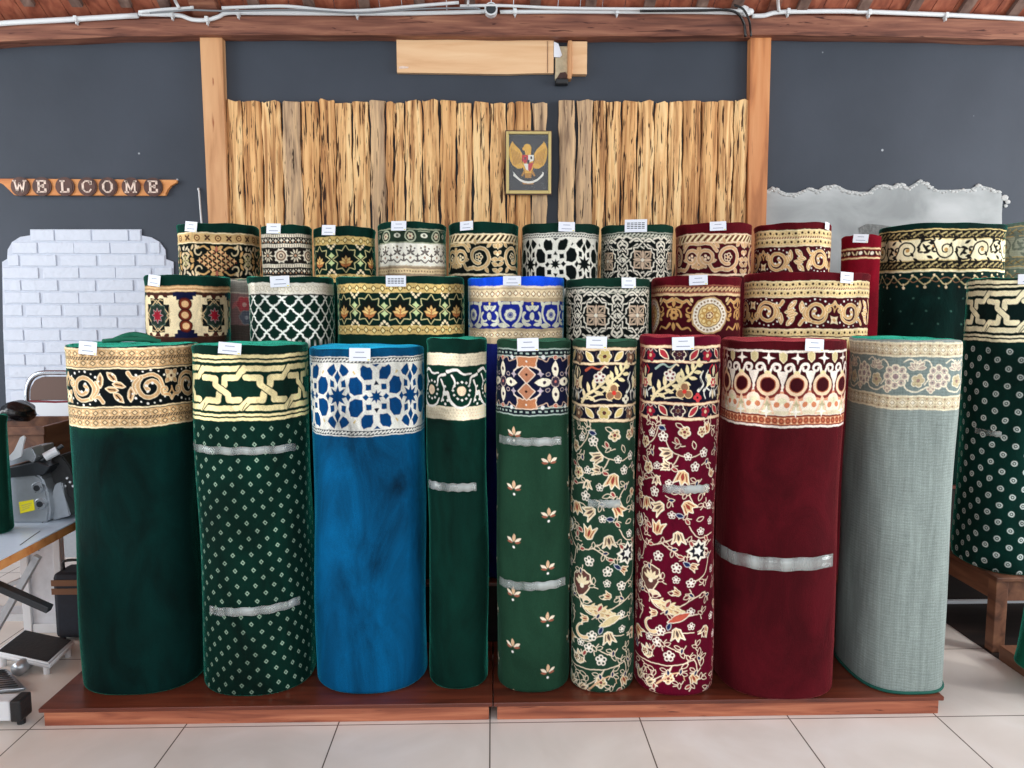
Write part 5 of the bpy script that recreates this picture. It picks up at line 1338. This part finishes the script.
roll('maroon roll with a round cream medallion on its border in the middle row',M['r'],(86,9,21),(lambda c:p_medal(Sh(c,8))),651.5,743,276,YR2,P2,(698.5,275,285,18,-2),vband=66,seed=18,top=(120,20,44),ry=.18)
roll('wide maroon roll with gold strips and scrolling leaves at the right of the middle row',M['r'],(86,9,21),(lambda c:p_maroon_near(Sh(c,6.5))),743.5,872,272,YR2,P2,(846.5,272,283,15,4),vband=70,seed=19,top=(130,20,48),ry=.19)
# back row
YR3=3.46
roll('green roll with gold lozenge flower border, leftmost of the back row',M['g'],G,(lambda c:p_lozenge(Sh(c,8))),175.5,259.5,222.5,YR3,P3,(191.5,221.5,231.5,14,6),vband=60,seed=21,top=(12,76,58),ry=.18)
roll('narrow dark green roll with tiny black and ivory rosette bands in the back row',M['g'],G,(lambda c:p_multi(Sh(c,9))),260.5,312.5,224.5,YR3,P3,(274,223.5,233.5,15.5,2),vband=60,seed=22,top=(14,70,52))
roll('green roll with gold chain strip and three eight-pointed stars in the back row',M['g'],G,(lambda c:p_small_octa(Sh(c,7))),313,376.5,226,YR3,P3,(329,225,235,15,2),vband=60,seed=23,top=(14,70,52))
roll('green roll with white lace-like border below a circle strip in the back row',M['g'],G,(lambda c:p_lace(Sh(c,6.5))),377,447,221.5,YR3,P3,(399,221,230.5,16,1),vband=60,seed=24,top=(20,84,60))
roll('dark green roll with bold beige scroll border in the back row',M['g'],G,(lambda c:p_black_scroll(Sh(c,10.5))),448,519,221.5,YR3,P3,(467,221,230,14.5,-2),vband=60,seed=25,top=(14,70,54))
roll('dark green roll with black and white star lattice border in the back row',M['g2'],(10,44,34),(lambda c:p_bw_stars(Sh(c,7))),521.5,600,222.5,YR3,P3,(566.5,222,231.5,16.5,1),vband=66,seed=26,top=(24,74,54))
roll('green roll with white knotwork border and a larger printed card in the back row',M['g2'],(14,50,38),(lambda c:p_knot_far(Sh(c,7))),600.5,674,223.5,YR3,P3,(636,219.5,232,22,0),vband=64,seed=27,top=(26,80,58),tagkind=1)
roll('maroon roll with bold beige scroll border in the back row',M['r'],(86,9,20),(lambda c:p_red_scroll(Sh(c,9))),674.5,752.5,222,YR3,P3,(718,221.5,230.5,16,-2),vband=62,seed=28,top=(128,22,40))
roll('maroon roll with gold dotted strips, beside the cement patch in the back row',M['r'],(86,9,20),(lambda c:p_maroon_far(Sh(c,6.5))),753,832,222,YR3,P3,(826.5,221.5,229,7.5,8),vband=64,seed=29,top=(128,22,44))
roll('slim plain crimson roll with one thin patterned stripe behind the wide maroon roll',M['r'],(116,6,26),(lambda c:p_plain_red(Sh(c,4))),841,882,234.5,3.5,P3,(861,234,242.5,14,4),vband=30,seed=30,top=(140,20,44))
roll('large dark green roll with black scrolls on its cream border, right end of back row',M['g'],(3,34,29),(lambda c:p_big_green(Sh(c,7))),878.5,1009,222.5,3.44,P3,None,vband=110,seed=31,top=(12,84,66),ry=.2,n=2.6)
roll('pale grey-green roll peeking out behind the large dark green roll at the right edge',M['w'],(96,120,108),(lambda c:p_gray_green(Sh(c,5))),1002,1075,221,3.64,P3,None,vband=90,seed=32,top=(60,110,90),ry=.13)
# bench, roll on it and low platform at the right edge
zb=.318; c0=at(997,578,z=zb)
bm=bmesh.new(); mt0=at(985,645,z=0); box(bm,mt0.x-.03,c0.y-.06,.0005,mt0.x+1.3,3.42,.0045)  # thin near-black sheet that darkens the floor below the bench
tag(obj('floor_mat',bm,M['darkw']),'flat dark sheet on the floor under the wooden bench','mat')
bn=thing('wooden_bench',(c0.x,c0.y,.0046),'dark wooden bench carrying the diamond-dotted roll at the right edge','bench')
W_,D_=.95,.47
bm=bmesh.new(); box(bm,0,0,zb-.022,W_,D_,zb-.0048,.003); obj('seat_top',bm,M['bench'],bn)
for nm,x0,y0,x1,y1 in (('side_rail',.008,.04,.04,D_-.03),('front_rail',.055,.012,W_-.06,.04)):
    bm=bmesh.new(); box(bm,x0,y0,zb-.105,x1,y1,zb-.0225,.002); obj(nm,bm,M['bench'],bn)
for x0,y0 in ((.004,.006),(W_-.06,.006),(.004,D_-.06),(W_-.06,D_-.06)):
    bm=bmesh.new(); box(bm,x0,y0,0,x0+.05,y0+.05,zb-.0225 if y0>.1 or x0>.1 else zb-.0225,.003); obj('leg',bm,M['bench'],bn)
roll('dark green roll with cream star border and rows of small rings on the bench',M['g'],(4,38,32),p_bench_interlace,966,1062,277,c0.y+.015,zb,(1031,274,284,22,0),[(436,985,1012,6,0)],vband=76,vbody=340,seed=33,top=(14,80,62),ry=.19,n=2.2)
lp_=at(1003,650,z=.05); 
bm=bmesh.new(); box(bm,0,0,0,.8,1.0,.06,.003)
o=obj('low_platform',bm,M['bench']); o.location=(lp_.x-.0,1.84,0); tag(o,'low brown wooden base board on the floor in front of the bench','platform')
roll('green roll leaning at the lower right edge in front of the bench',M['g'],(8,74,54),p_none,1017,1090,560,2.5,.075,None,seed=34,ztop=.42,top=(20,110,84),ry=.1,tilt=(0,R(7),0))
bm=bmesh.new(); a=at(930,602,Y=3.41); b=at(996,602,Y=3.41); box(bm,a.x,3.395,a.z-.008,b.x+.3,3.417,a.z+.010,.003)
# pale rail is held between the tall platform and the bench leg
o=obj('white_rail',bm,M['whitep']); tag(o,'thin white horizontal rail in the dark gap under the bench','rail')
# ============================================================ left side: work table and what stands on it
def axis(t_, p): return Vector(p)-t_.location
ZT=.60
e0=at(0,560,z=ZT); e1=at(69,524,z=ZT); tx=(e0.x+e1.x)/2
tb=thing('work_table',(tx-.45,2.6,0),'low folding work table with pale top and raw wooden edge at the left','table')
x1=.45
bm=bmesh.new(); box(bm,-.6,-.9,ZT-.004,x1,.72,ZT,0); obj('table_top',bm,M['tabletop'],tb)
bm=bmesh.new(); box(bm,-.6,-.9,ZT-.036,x1-.001,.72,ZT-.0045,.003); obj('wooden_core',bm,M['sign'],tb)
def bar(bm,p,q,w,h):
    p,q=Vector(p),Vector(q); d=q-p; L_=d.length; m=Matrix.Translation((p+q)/2)@d.to_track_quat('X','Z').to_matrix().to_4x4(); box(bm,-L_/2,-w/2,-h/2,L_/2,w/2,h/2,.002,0,m)
o_=tb.location
def lp(px,py,Y): return at(px,py,Y=Y)-o_
for nm,p,q,w,h,mt in (('folding_leg',lp(-60,560,2.42),lp(50,609,2.42),.03,.022,M['dsteel']),('folding_leg',lp(-10,640,2.55),lp(38,556,2.55),.022,.022,M['silver']),('folding_leg',lp(-60,585,2.95),lp(52,532,2.95),.02,.02,M['silver']),('leg_brace',lp(-40,606,2.62),lp(30,576,2.62),.016,.016,M['silver'])):
    bm=bmesh.new(); bar(bm,p,q,w,h); obj(nm,bm,mt,tb)
for sy in (-.8,.62):
    bm=bmesh.new(); bar(bm,(-.5,sy,.0),(-.5,sy,ZT-.037),.03,.03); obj('folding_leg',bm,M['dsteel'],tb)
bm=bmesh.new(); bar(bm,(x1-.1,.62,.0),(x1-.1,.62,ZT-.037),.03,.03); obj('folding_leg',bm,M['silver'],tb)
# scratches in the top
bm=bmesh.new(); 
for pts in (((20,545),(27,540),(34,535),(40,531)),((42,523),(46,519))): tube(bm,[tuple(axis(tb,at(x,y,z=ZT+.0006))) for x,y in pts],.0012,4)
obj('dark_scratches',bm,M['dsteel'],tb)
# overlock carpet machine
mb=at(32,523,z=ZT); Ym=mb.y
mc=thing('overlock_machine',(mb.x,Ym+.06,ZT+.0005),'silver carpet edging machine with a yellow sticker and two round knobs on the work table','sewing machine')
def ml(px,py,dy=0): q=at(px,py,Y=Ym+dy); return (q.x-mc.location.x, q.z-mc.location.z)
d0=-.06
bm=bmesh.new(); prism(bm,[ml(7,523.5),ml(48,522.5),ml(50,512),ml(47,492),ml(42,478),ml(30,470),ml(7,474)],d0,d0+.16); bmesh.ops.bevel(bm,geom=list(bm.edges),offset=.008,segments=2,affect='EDGES'); 
for v in bm.verts: v.co.z=max(v.co.z,0)
obj('machine_body',bm,M['silver'],mc)
bm=bmesh.new(); prism(bm,[ml(4,478),ml(46,474),ml(52,466),ml(38,461),ml(6,468)],d0-.012,d0+.14); bmesh.ops.bevel(bm,geom=list(bm.edges),offset=.003,segments=1,affect='EDGES'); obj('cover_plate',bm,M['dsteel'],mc)
bm=bmesh.new(); prism(bm,[ml(6,467),ml(34,459),ml(36,448),ml(24,449),ml(6,457)],d0+.01,d0+.12); bmesh.ops.bevel(bm,geom=list(bm.edges),offset=.004,segments=2,affect='EDGES'); obj('upper_arm',bm,M['silver'],mc)
bm=bmesh.new(); prism(bm,[ml(8,459),ml(16,450),ml(22,437),ml(25,435),ml(27,437),ml(25,444),ml(23,456),ml(14,460)],d0-.012,d0-.004); obj('lever',bm,M['whitep'],mc)
bm=bmesh.new(); prism(bm,[ml(25,456),ml(30,448),ml(35,447),ml(39,456),ml(36,462)],d0-.02,d0+.05); bmesh.ops.bevel(bm,geom=list(bm.edges),offset=.004,segments=2,affect='EDGES'); obj('lever_housing',bm,M['silver'],mc)
for (cx,cy,r_) in ((38.5,487.5,6.0),(41.5,503.5,6.0)):
    c_=ml(cx,cy); rr_=r_*Ym/F*.98; n=24
    bm=bmesh.new(); prism(bm,[(c_[0]+rr_*math.cos(2*PI*i/n),c_[1]+rr_*math.sin(2*PI*i/n)) for i in range(n)],d0-.010,d0+.01); bmesh.ops.bevel(bm,geom=list(bm.edges),offset=.002,segments=1,affect='EDGES')
    k=obj('round_knob',bm,M['silver'],mc)
    bm=bmesh.new(); prism(bm,[(c_[0]+rr_*.5*math.cos(2*PI*i/n),c_[1]+rr_*.5*math.sin(2*PI*i/n)) for i in range(n)],d0-.014,d0-.0101); 
    for i in range(3): 
        a_=2*PI*i/3; prism(bm,[(c_[0]+rr_*.78*math.cos(a_+.25*j)*(1 if j<2 else .8),c_[1]+rr_*.78*math.sin(a_+.25*j)*(1 if j<2 else .8)) for j in range(3)],d0-.0115,d0-.0101)
    obj('knob_slots',bm,M['dsteel'],k)
bm=bmesh.new(); a=ml(19,502);b=ml(33.5,499.5);c=ml(35,510);d=ml(20.5,513.5); prism(bm,[a,b,c,d],d0-.0015,d0-.0001); st_=obj('yellow_sticker',bm,M['yellow'],mc)
bm=bmesh.new()
for q in (.3,.5,.7): 
    p_=(a[0]+(d[0]-a[0])*q+.008,a[1]+(d[1]-a[1])*q); r2=(b[0]+(c[0]-b[0])*q-.012*q*2,b[1]+(c[1]-b[1])*q); prism(bm,[p_,r2,(r2[0],r2[1]-.0012),(p_[0],p_[1]-.0012)],d0-.002,d0-.0016)
obj('sticker_print',bm,M['ink'],st_)
# head of the machine at its right
bm=bmesh.new(); prism(bm,[ml(47,523),ml(66,518),ml(60,498),ml(57,484),ml(50,486),ml(46,500)],d0+.03,d0+.12); bmesh.ops.bevel(bm,geom=list(bm.edges),offset=.004,segments=2,affect='EDGES'); 
for v in bm.verts: v.co.z=max(v.co.z,0)
obj('machine_foot',bm,M['silver'],mc)
bm=bmesh.new(); prism(bm,[ml(45,486),ml(62,500),ml(69,507),ml(71,492),ml(63,470),ml(54,458),ml(44,460),ml(41,468)],d0+.05,d0+.16); bmesh.ops.bevel(bm,geom=list(bm.edges),offset=.004,segments=2,affect='EDGES'); obj('motor_housing',bm,M['black'],mc)
bm=bmesh.new()
for (x,y) in ((60,481),(63,485),(66,489),(58,489)): p_=ml(x,y); prism(bm,[(p_[0]+.0045*math.cos(PI*i/4),p_[1]+.0045*math.sin(PI*i/4)) for i in range(8)],d0+.045,d0+.051)
obj('housing_screws',bm,M['whitep'],mc)
bm=bmesh.new(); p_=ml(38,462); q_=ml(55,448); tube(bm,[(p_[0],d0+.02,p_[1]),(q_[0],d0+.05,q_[1])],.008,10); obj('handle_bar',bm,M['dsteel'],mc)
bm=bmesh.new(); p_=ml(43,459); q_=ml(53,453); tube(bm,[(p_[0],d0+.012,p_[1]+.004),(q_[0],d0+.03,q_[1]+.004)],.016,12); obj('handle_grip',bm,M['whitep'],mc)
# green roll on the table at the left edge
zrt=at(-8,432,Y=2.3).z
roll('dark green carpet roll standing on the work table at the left edge',M['g'],(6,48,36),p_none,-34,8.5,434,at(-10,527,z=ZT).y-.12,ZT+.001,None,seed=40,ztop=zrt,top=(16,84,62),vband=10)
# crate behind
cr=at(20,470,Y=3.02); 
cz=ZT+.0005; crt=thing('wooden_crate',(at(15,450,Y=3.0).x,3.06,cz),'open brown wooden crate standing on the table behind the machine','crate')
xr_=at(44,440,Y=3.0).x-crt.location.x; zr=at(30,427,Y=3.0).z-cz
for nm,(x0,y0,z0,x1_,y1,z1) in {'front_board':(-.28,-.06,0,xr_,-.042,zr),'back_board':(-.28,.16,0,xr_+.0,.178,zr+.01)}.items():
    bm=bmesh.new(); box(bm,x0,y0,z0,x1_,y1,z1,.002); obj(nm,bm,M['bench'],crt)
bm=bmesh.new(); box(bm,xr_-.018,-.0415,0,xr_,.1595,zr,.002); obj('side_board',bm,M['bench'],crt)
bm=bmesh.new(); box(bm,-.27,-.075,zr-.03,xr_+.012,-.061,zr+.004,.002); obj('rim_strip',bm,M['bench'],crt)
# black bag on the crate
bg=at(6,426,Y=3.02)
bm=bmesh.new(); vs=bmesh.ops.create_icosphere(bm,subdivisions=4,radius=1)['verts']
for v in vs:
    n_=v.co.copy(); w=1+.06*math.sin(n_.x*5+2*n_.z)+.04*math.sin(n_.y*7+n_.z*5)+.025*math.sin(n_.z*13+n_.x*7)
    v.co=Vector((n_.x*.062*w,n_.y*.075*w,max(n_.z,-.72)*.046*w+.034))
o=obj('plastic_bag',bm,M['bag'],None,True); o.location=(bg.x+.0,3.10,crt.location.z+zr+.012); tag(o,'crumpled black plastic bag lying on top of the wooden crate','bag')
# chrome chair by the brick wall
Yc2=3.75; pz=lambda x,y,Y=Yc2: at(x,y,Y=Y)
c0_=pz(52,480); chz=thing('folding_chair',(c0_.x,Yc2,0),'chrome framed chair with shiny brown backrest in front of the white brick patch','chair')
def cl(px,py,Y=Yc2,dy=0): q=at(px,py,Y=Y); return (q.x-chz.location.x,dy,q.z)
fr_=[cl(27,423),cl(27,400),cl(28,386),cl(33,377),cl(42,373),cl(56,372.5),cl(70,373),cl(79,377),cl(83,386),cl(84,400),cl(84,423)]
lo_l=(fr_[0][0],.0,fr_[0][2]); 
bm=bmesh.new(); L0_=[(fr_[0][0]+.0,.02,.0126),(fr_[0][0],.0,.45)]+fr_+[(fr_[-1][0],.0,.45),(fr_[-1][0],.02,.0126)]; tube(bm,curve3(L0_,4),.0125,10); obj('tube_frame',bm,M['chrome'],chz,True)
bm=bmesh.new(); prism(bm,[cl(31,400)[::2],cl(31.5,388)[::2],cl(36,380)[::2],cl(44,376.5)[::2],cl(68,376.5)[::2],cl(76,380)[::2],cl(80,388)[::2],cl(80,400)[::2]],-.012,.012); bmesh.ops.bevel(bm,geom=list(bm.edges),offset=.004,segments=2,affect='EDGES'); obj('backrest',bm,M['brownv'],chz)
bm=bmesh.new(); tube(bm,[cl(30.5,401,dy=-.004),cl(56,402,dy=-.004),cl(81,401,dy=-.004)],.006,8); obj('red_piping',bm,M['redline'],chz)
bm=bmesh.new(); prism(bm,[cl(31,402.5)[::2],cl(80,402.5)[::2],cl(78,411)[::2],cl(70,417)[::2],cl(44,417)[::2],cl(34,411)[::2]],-.011,.011); bmesh.ops.bevel(bm,geom=list(bm.edges),offset=.003,segments=2,affect='EDGES'); obj('lower_backrest',bm,M['whitep'],chz)
xs_,xe_=fr_[0][0]+.014,fr_[-1][0]-.014
bm=bmesh.new(); box(bm,xs_,-.36,.46,xe_,.0,.50,.012); obj('seat',bm,M['brownv'],chz)
for x_ in (xs_+.0,xe_):
    bm=bmesh.new(); tube(bm,[(x_,-.34,.0126),(x_,-.3,.30),(x_,-.02,.46)],.011,8); obj('front_leg',bm,M['chrome'],chz,True)
# pale low wall / ledge below the brick patch
bm=bmesh.new(); a=at(-40,420,Y=4.2); b=at(176,420,Y=4.2); box(bm,a.x,YW-.10,0,b.x,YW-.001,at(60,430,Y=YW-.1).z); o=obj('trim_1',bm,plain('pale_grey_ledge',(168,174,180),.6,var=.06)); struct(o)
bm=bmesh.new(); a=at(-30,620,Y=3.3); b=at(90,620,Y=3.3); z1=at(40,614,Y=3.32).z; box(bm,a.x-.6,3.32,0,b.x,3.42,max(z1,.03)); o=obj('trim_2',bm,plain('white_low_kerb',(200,203,206),.5,var=.05)); struct(o)
# white panel leaning under the table
pw=at(42,616,Y=3.22)
wp=thing('framed_board',(pw.x,3.2,0),'white framed board standing upright under the work table','board')
hl=at(22,570,Y=3.2).x-pw.x; hr=at(63,570,Y=3.2).x-pw.x
hl2,hr2=hl,hr
bm=bmesh.new(); box(bm,hl2,0,0.0,hr2,.02,.54,.003); obj('panel_sheet',bm,plain('painted_white_board',(210,214,220),.6,var=.12,bs=20),wp)
for x0,x1_ in ((hl2,hl2+.035),(hr2-.03,hr2)):
    bm=bmesh.new(); box(bm,x0,-.016,0,x1_,-.0005,.54,.003); obj('raised_rim',bm,M['whitep'],wp)
bm=bmesh.new(); box(bm,hl2+.036,-.012,0,hr2-.031,-.0005,.04,.003); obj('bottom_rim',bm,M['whitep'],wp)
bm=bmesh.new(); tube(bm,curve3([(hl2+.06,-.004,.50),(hl2+.09,-.004,.45),(hl2+.055,-.004,.40),(hl2+.08,-.004,.36)],5),.0025,6); obj('pencil_scrawl',bm,M['ink'],wp)
# suitcase
sc=at(62,612,Y=3.1); sx0=at(48,590,Y=3.1).x; sx1=at(84,590,Y=3.1).x
su=thing('suitcase',((sx0+sx1)/2+.012,3.18,0),'dark suitcase with brown straps on the floor beside the white panel','suitcase')
hw=(sx1-sx0)/2-.004; zt_=at(60,574,Y=3.1).z; zb_=.0
sb=at(60,614,Y=3.1).z
bm=bmesh.new(); box(bm,-hw,-.08,.012,hw,.06,zt_,.02); obj('case_shell',bm,M['navy'],su)
for yy in (583,591.5):
    z_=at(60,yy,Y=3.1).z; bm=bmesh.new(); box(bm,-hw-.001,-.0835,z_-.013,hw+.001,-.0802,z_+.013,.001); obj('brown_strap',bm,M['strap'],su)
bm=bmesh.new(); tube(bm,curve3([(-.05,-.02,zt_-.001),(-.045,-.02,zt_+.035),(.045,-.02,zt_+.035),(.05,-.02,zt_-.001)],5),.006,8); obj('handle',bm,M['black'],su,True)
for s_ in (-1,1):
    bm=bmesh.new(); box(bm,s_*hw*.7-.01,-.07,0,s_*hw*.7+.01,-.05,.014); obj('foot',bm,M['black'],su)
# dark clutter cloth between, foot pedals
pdp=at(38,665,z=.02)
def plate(name,label,cat,top4,thick,mt,inset,mi,z):
    c=at(sum(p[0] for p in top4)/4,sum(p[1] for p in top4)/4,z=z); t=thing(name,(c.x,c.y,0),label,cat)
    Q=[at(*p[:2],z=p[2])-Vector((c.x,c.y,0)) for p in top4]
    bm=bmesh.new(); A=[bm.verts.new(q) for q in Q]; B=[bm.verts.new(q-Vector((0,0,thick))) for q in Q]
    bm.faces.new(A); bm.faces.new(B[::-1])
    for i in range(4): bm.faces.new((A[i],B[i],B[(i+1)%4],A[(i+1)%4]))
    bmesh.ops.bevel(bm,geom=list(bm.edges),offset=.006,segments=3,affect='EDGES'); obj('base_frame',bm,mt,t,True)
    m_=sum(Q,Vector())/4; bm=bmesh.new(); A=[bm.verts.new(m_+(q-m_)*inset+Vector((0,0,.0025))) for q in Q]; B=[bm.verts.new(v.co-Vector((0,0,.002))) for v in A]
    bm.faces.new(A); bm.faces.new(B[::-1])
    for i in range(4): bm.faces.new((A[i],B[i],B[(i+1)%4],A[(i+1)%4]))
    obj('rubber_mat',bm,mi,t); return t,Q,m_
t,Q,m_=plate('foot_pedal','white foot pedal with a black rubber mat on the floor under the table','pedal',[(24,629,.075),(75,640,.065),(49,664,.05),(-6,652,.06)],.024,M['whitep'],.9,M['black'],.09)
for f in ((0,2),(1,3)):
    for i in f:
        q=m_+(Q[i]-m_)*.8; bm=bmesh.new(); tube(bm,[(q.x,q.y,0),(q.x,q.y,q.z-.017)],.012,10); obj('foot',bm,M['whitep'],t)
bm=bmesh.new(); q=at(19,668,z=.03)-t.location; tube(bm,[(q.x,q.y-.01,.028),(q.x,q.y+.06,.028)],.026,14); obj('pivot_wheel',bm,M['silver'],t,True)
t,Q,m_=plate('slotted_pedal','pale slotted metal pedal lying at the left edge below the white foot pedal','pedal',[(-30,668,.045),(8,668,.035),(27,688,.02),(-30,694,.02)],.012,M['silver'],.2,M['silver'],.04)
bm=bmesh.new()
for i in range(9):
    a_=Q[0]+(Q[3]-Q[0])*(.12+i*.095); b_=Q[1]+(Q[2]-Q[1])*(.12+i*.095); bar(bm,a_+(b_-a_)*.12+Vector((0,0,.0015)),a_+(b_-a_)*.88+Vector((0,0,.0015)),.006,.003)
obj('dark_slots',bm,M['dsteel'],t)
q=at(8,728,z=0)
t=thing('machine_stand_foot',(q.x,q.y+.03,0),'white box-shaped stand foot with black end cap at the lower left edge','stand foot')
w=20*q.y/F*1.05
hz=at(8,702,Y=q.y+.0).z
bm=bmesh.new(); box(bm,-.35,-.03,.022,.0+w*.15,.03,hz,.006); obj('foot_tube',bm,M['whitep'],t)
bm=bmesh.new(); box(bm,w*.15+.0005,-.034,.020,w*.15+.035,.034,hz+.004,.006); obj('end_cap',bm,M['black'],t)
bm=bmesh.new(); tube(bm,[(w*.15+.016,0,0),(w*.15+.016,0,.021)],.013,12); obj('levelling_foot',bm,M['black'],t)
# folded loose flap of pile on top of the leftmost roll
r1=ROLLS[0][0]; R1=ROLLS[0]
fb=at(134,337,Y=R1[2]+.06)
bm=bmesh.new(); P=[(-.065,.0,.004),(-.03,.0,.018),(.0,.01,.024),(.04,.005,.018),(.075,0,.004)]
tube(bm,curve3(P,5),[.012]*21,8); tube(bm,curve3([(-.1,-.01,.003),(-.05,-.015,.008),(0,-.012,.010),(.06,-.015,.008),(.1,-.005,.002)],5),[.008]*21,8)
me_m=plain('green_pile_flap',(18,104,78),.9,bump=.6)
o=obj('loose_flap',bm,me_m,r1,True); o.location=(fb.x-R1[1],.05,R1[6]+.004)

# ============================================================ light
w=bpy.data.worlds.new('daylight'); SC.world=w; w.use_nodes=True; nt_=w.node_tree; bgn=nt_.nodes['Background']
tcw=nt_.nodes.new('ShaderNodeTexCoord'); sxw=nt_.nodes.new('ShaderNodeSeparateXYZ'); nt_.links.new(tcw.outputs['Generated'],sxw.inputs[0])
rw=ramp(nt_,[(.0,(150,145,140)),(.5,(215,220,225)),(1,(205,222,245))]); mrw=nt_.nodes.new('ShaderNodeMapRange'); mrw.inputs[1].default_value=-1; mrw.inputs[2].default_value=1
nt_.links.new(sxw.outputs[2],mrw.inputs[0]); nt_.links.new(mrw.outputs[0],rw.inputs['Fac']); nt_.links.new(rw.outputs['Color'],bgn.inputs['Color']); bgn.inputs['Strength'].default_value=1.0
def area(name,loc,rot,sx_,sy_,e,c=(1,1,1)):
    l=bpy.data.lights.new(name,'AREA'); l.shape='RECTANGLE'; l.size=sx_; l.size_y=sy_; l.energy=e; l.color=c
    o=bpy.data.objects.new(name,l); COL.objects.link(o); o.location=loc; o.rotation_euler=rot; return o
area('shop_front_daylight',(0,-3.2,2.6),(R(72),0,0),7,3,110,(1,.99,.97))
area('left_opening_daylight',(-5.0,1.8,2.0),(R(90),0,R(-90)),3,2.4,130,(.95,.98,1))
area('right_opening_daylight',(5.0,1.8,2.0),(R(90),0,R(90)),3,2.4,170,(.97,.99,1))
l=bpy.data.lights.new('doorway_sunlight','SPOT'); l.energy=150; l.spot_size=R(13); l.spot_blend=.5; l.shadow_soft_size=.06; l.color=(1,.98,.94)
o=bpy.data.objects.new('doorway_sunlight',l); COL.objects.link(o); o.location=(4.6,1.3,1.5); o.rotation_euler=(Vector((2.15,2.72,0))-Vector(o.location)).to_track_quat('-Z','Y').to_euler()
VS=SC.view_settings; VS.view_transform='Standard'; VS.look='None'; VS.gamma=1; VS.use_curve_mapping=False; VS.exposure=0.12
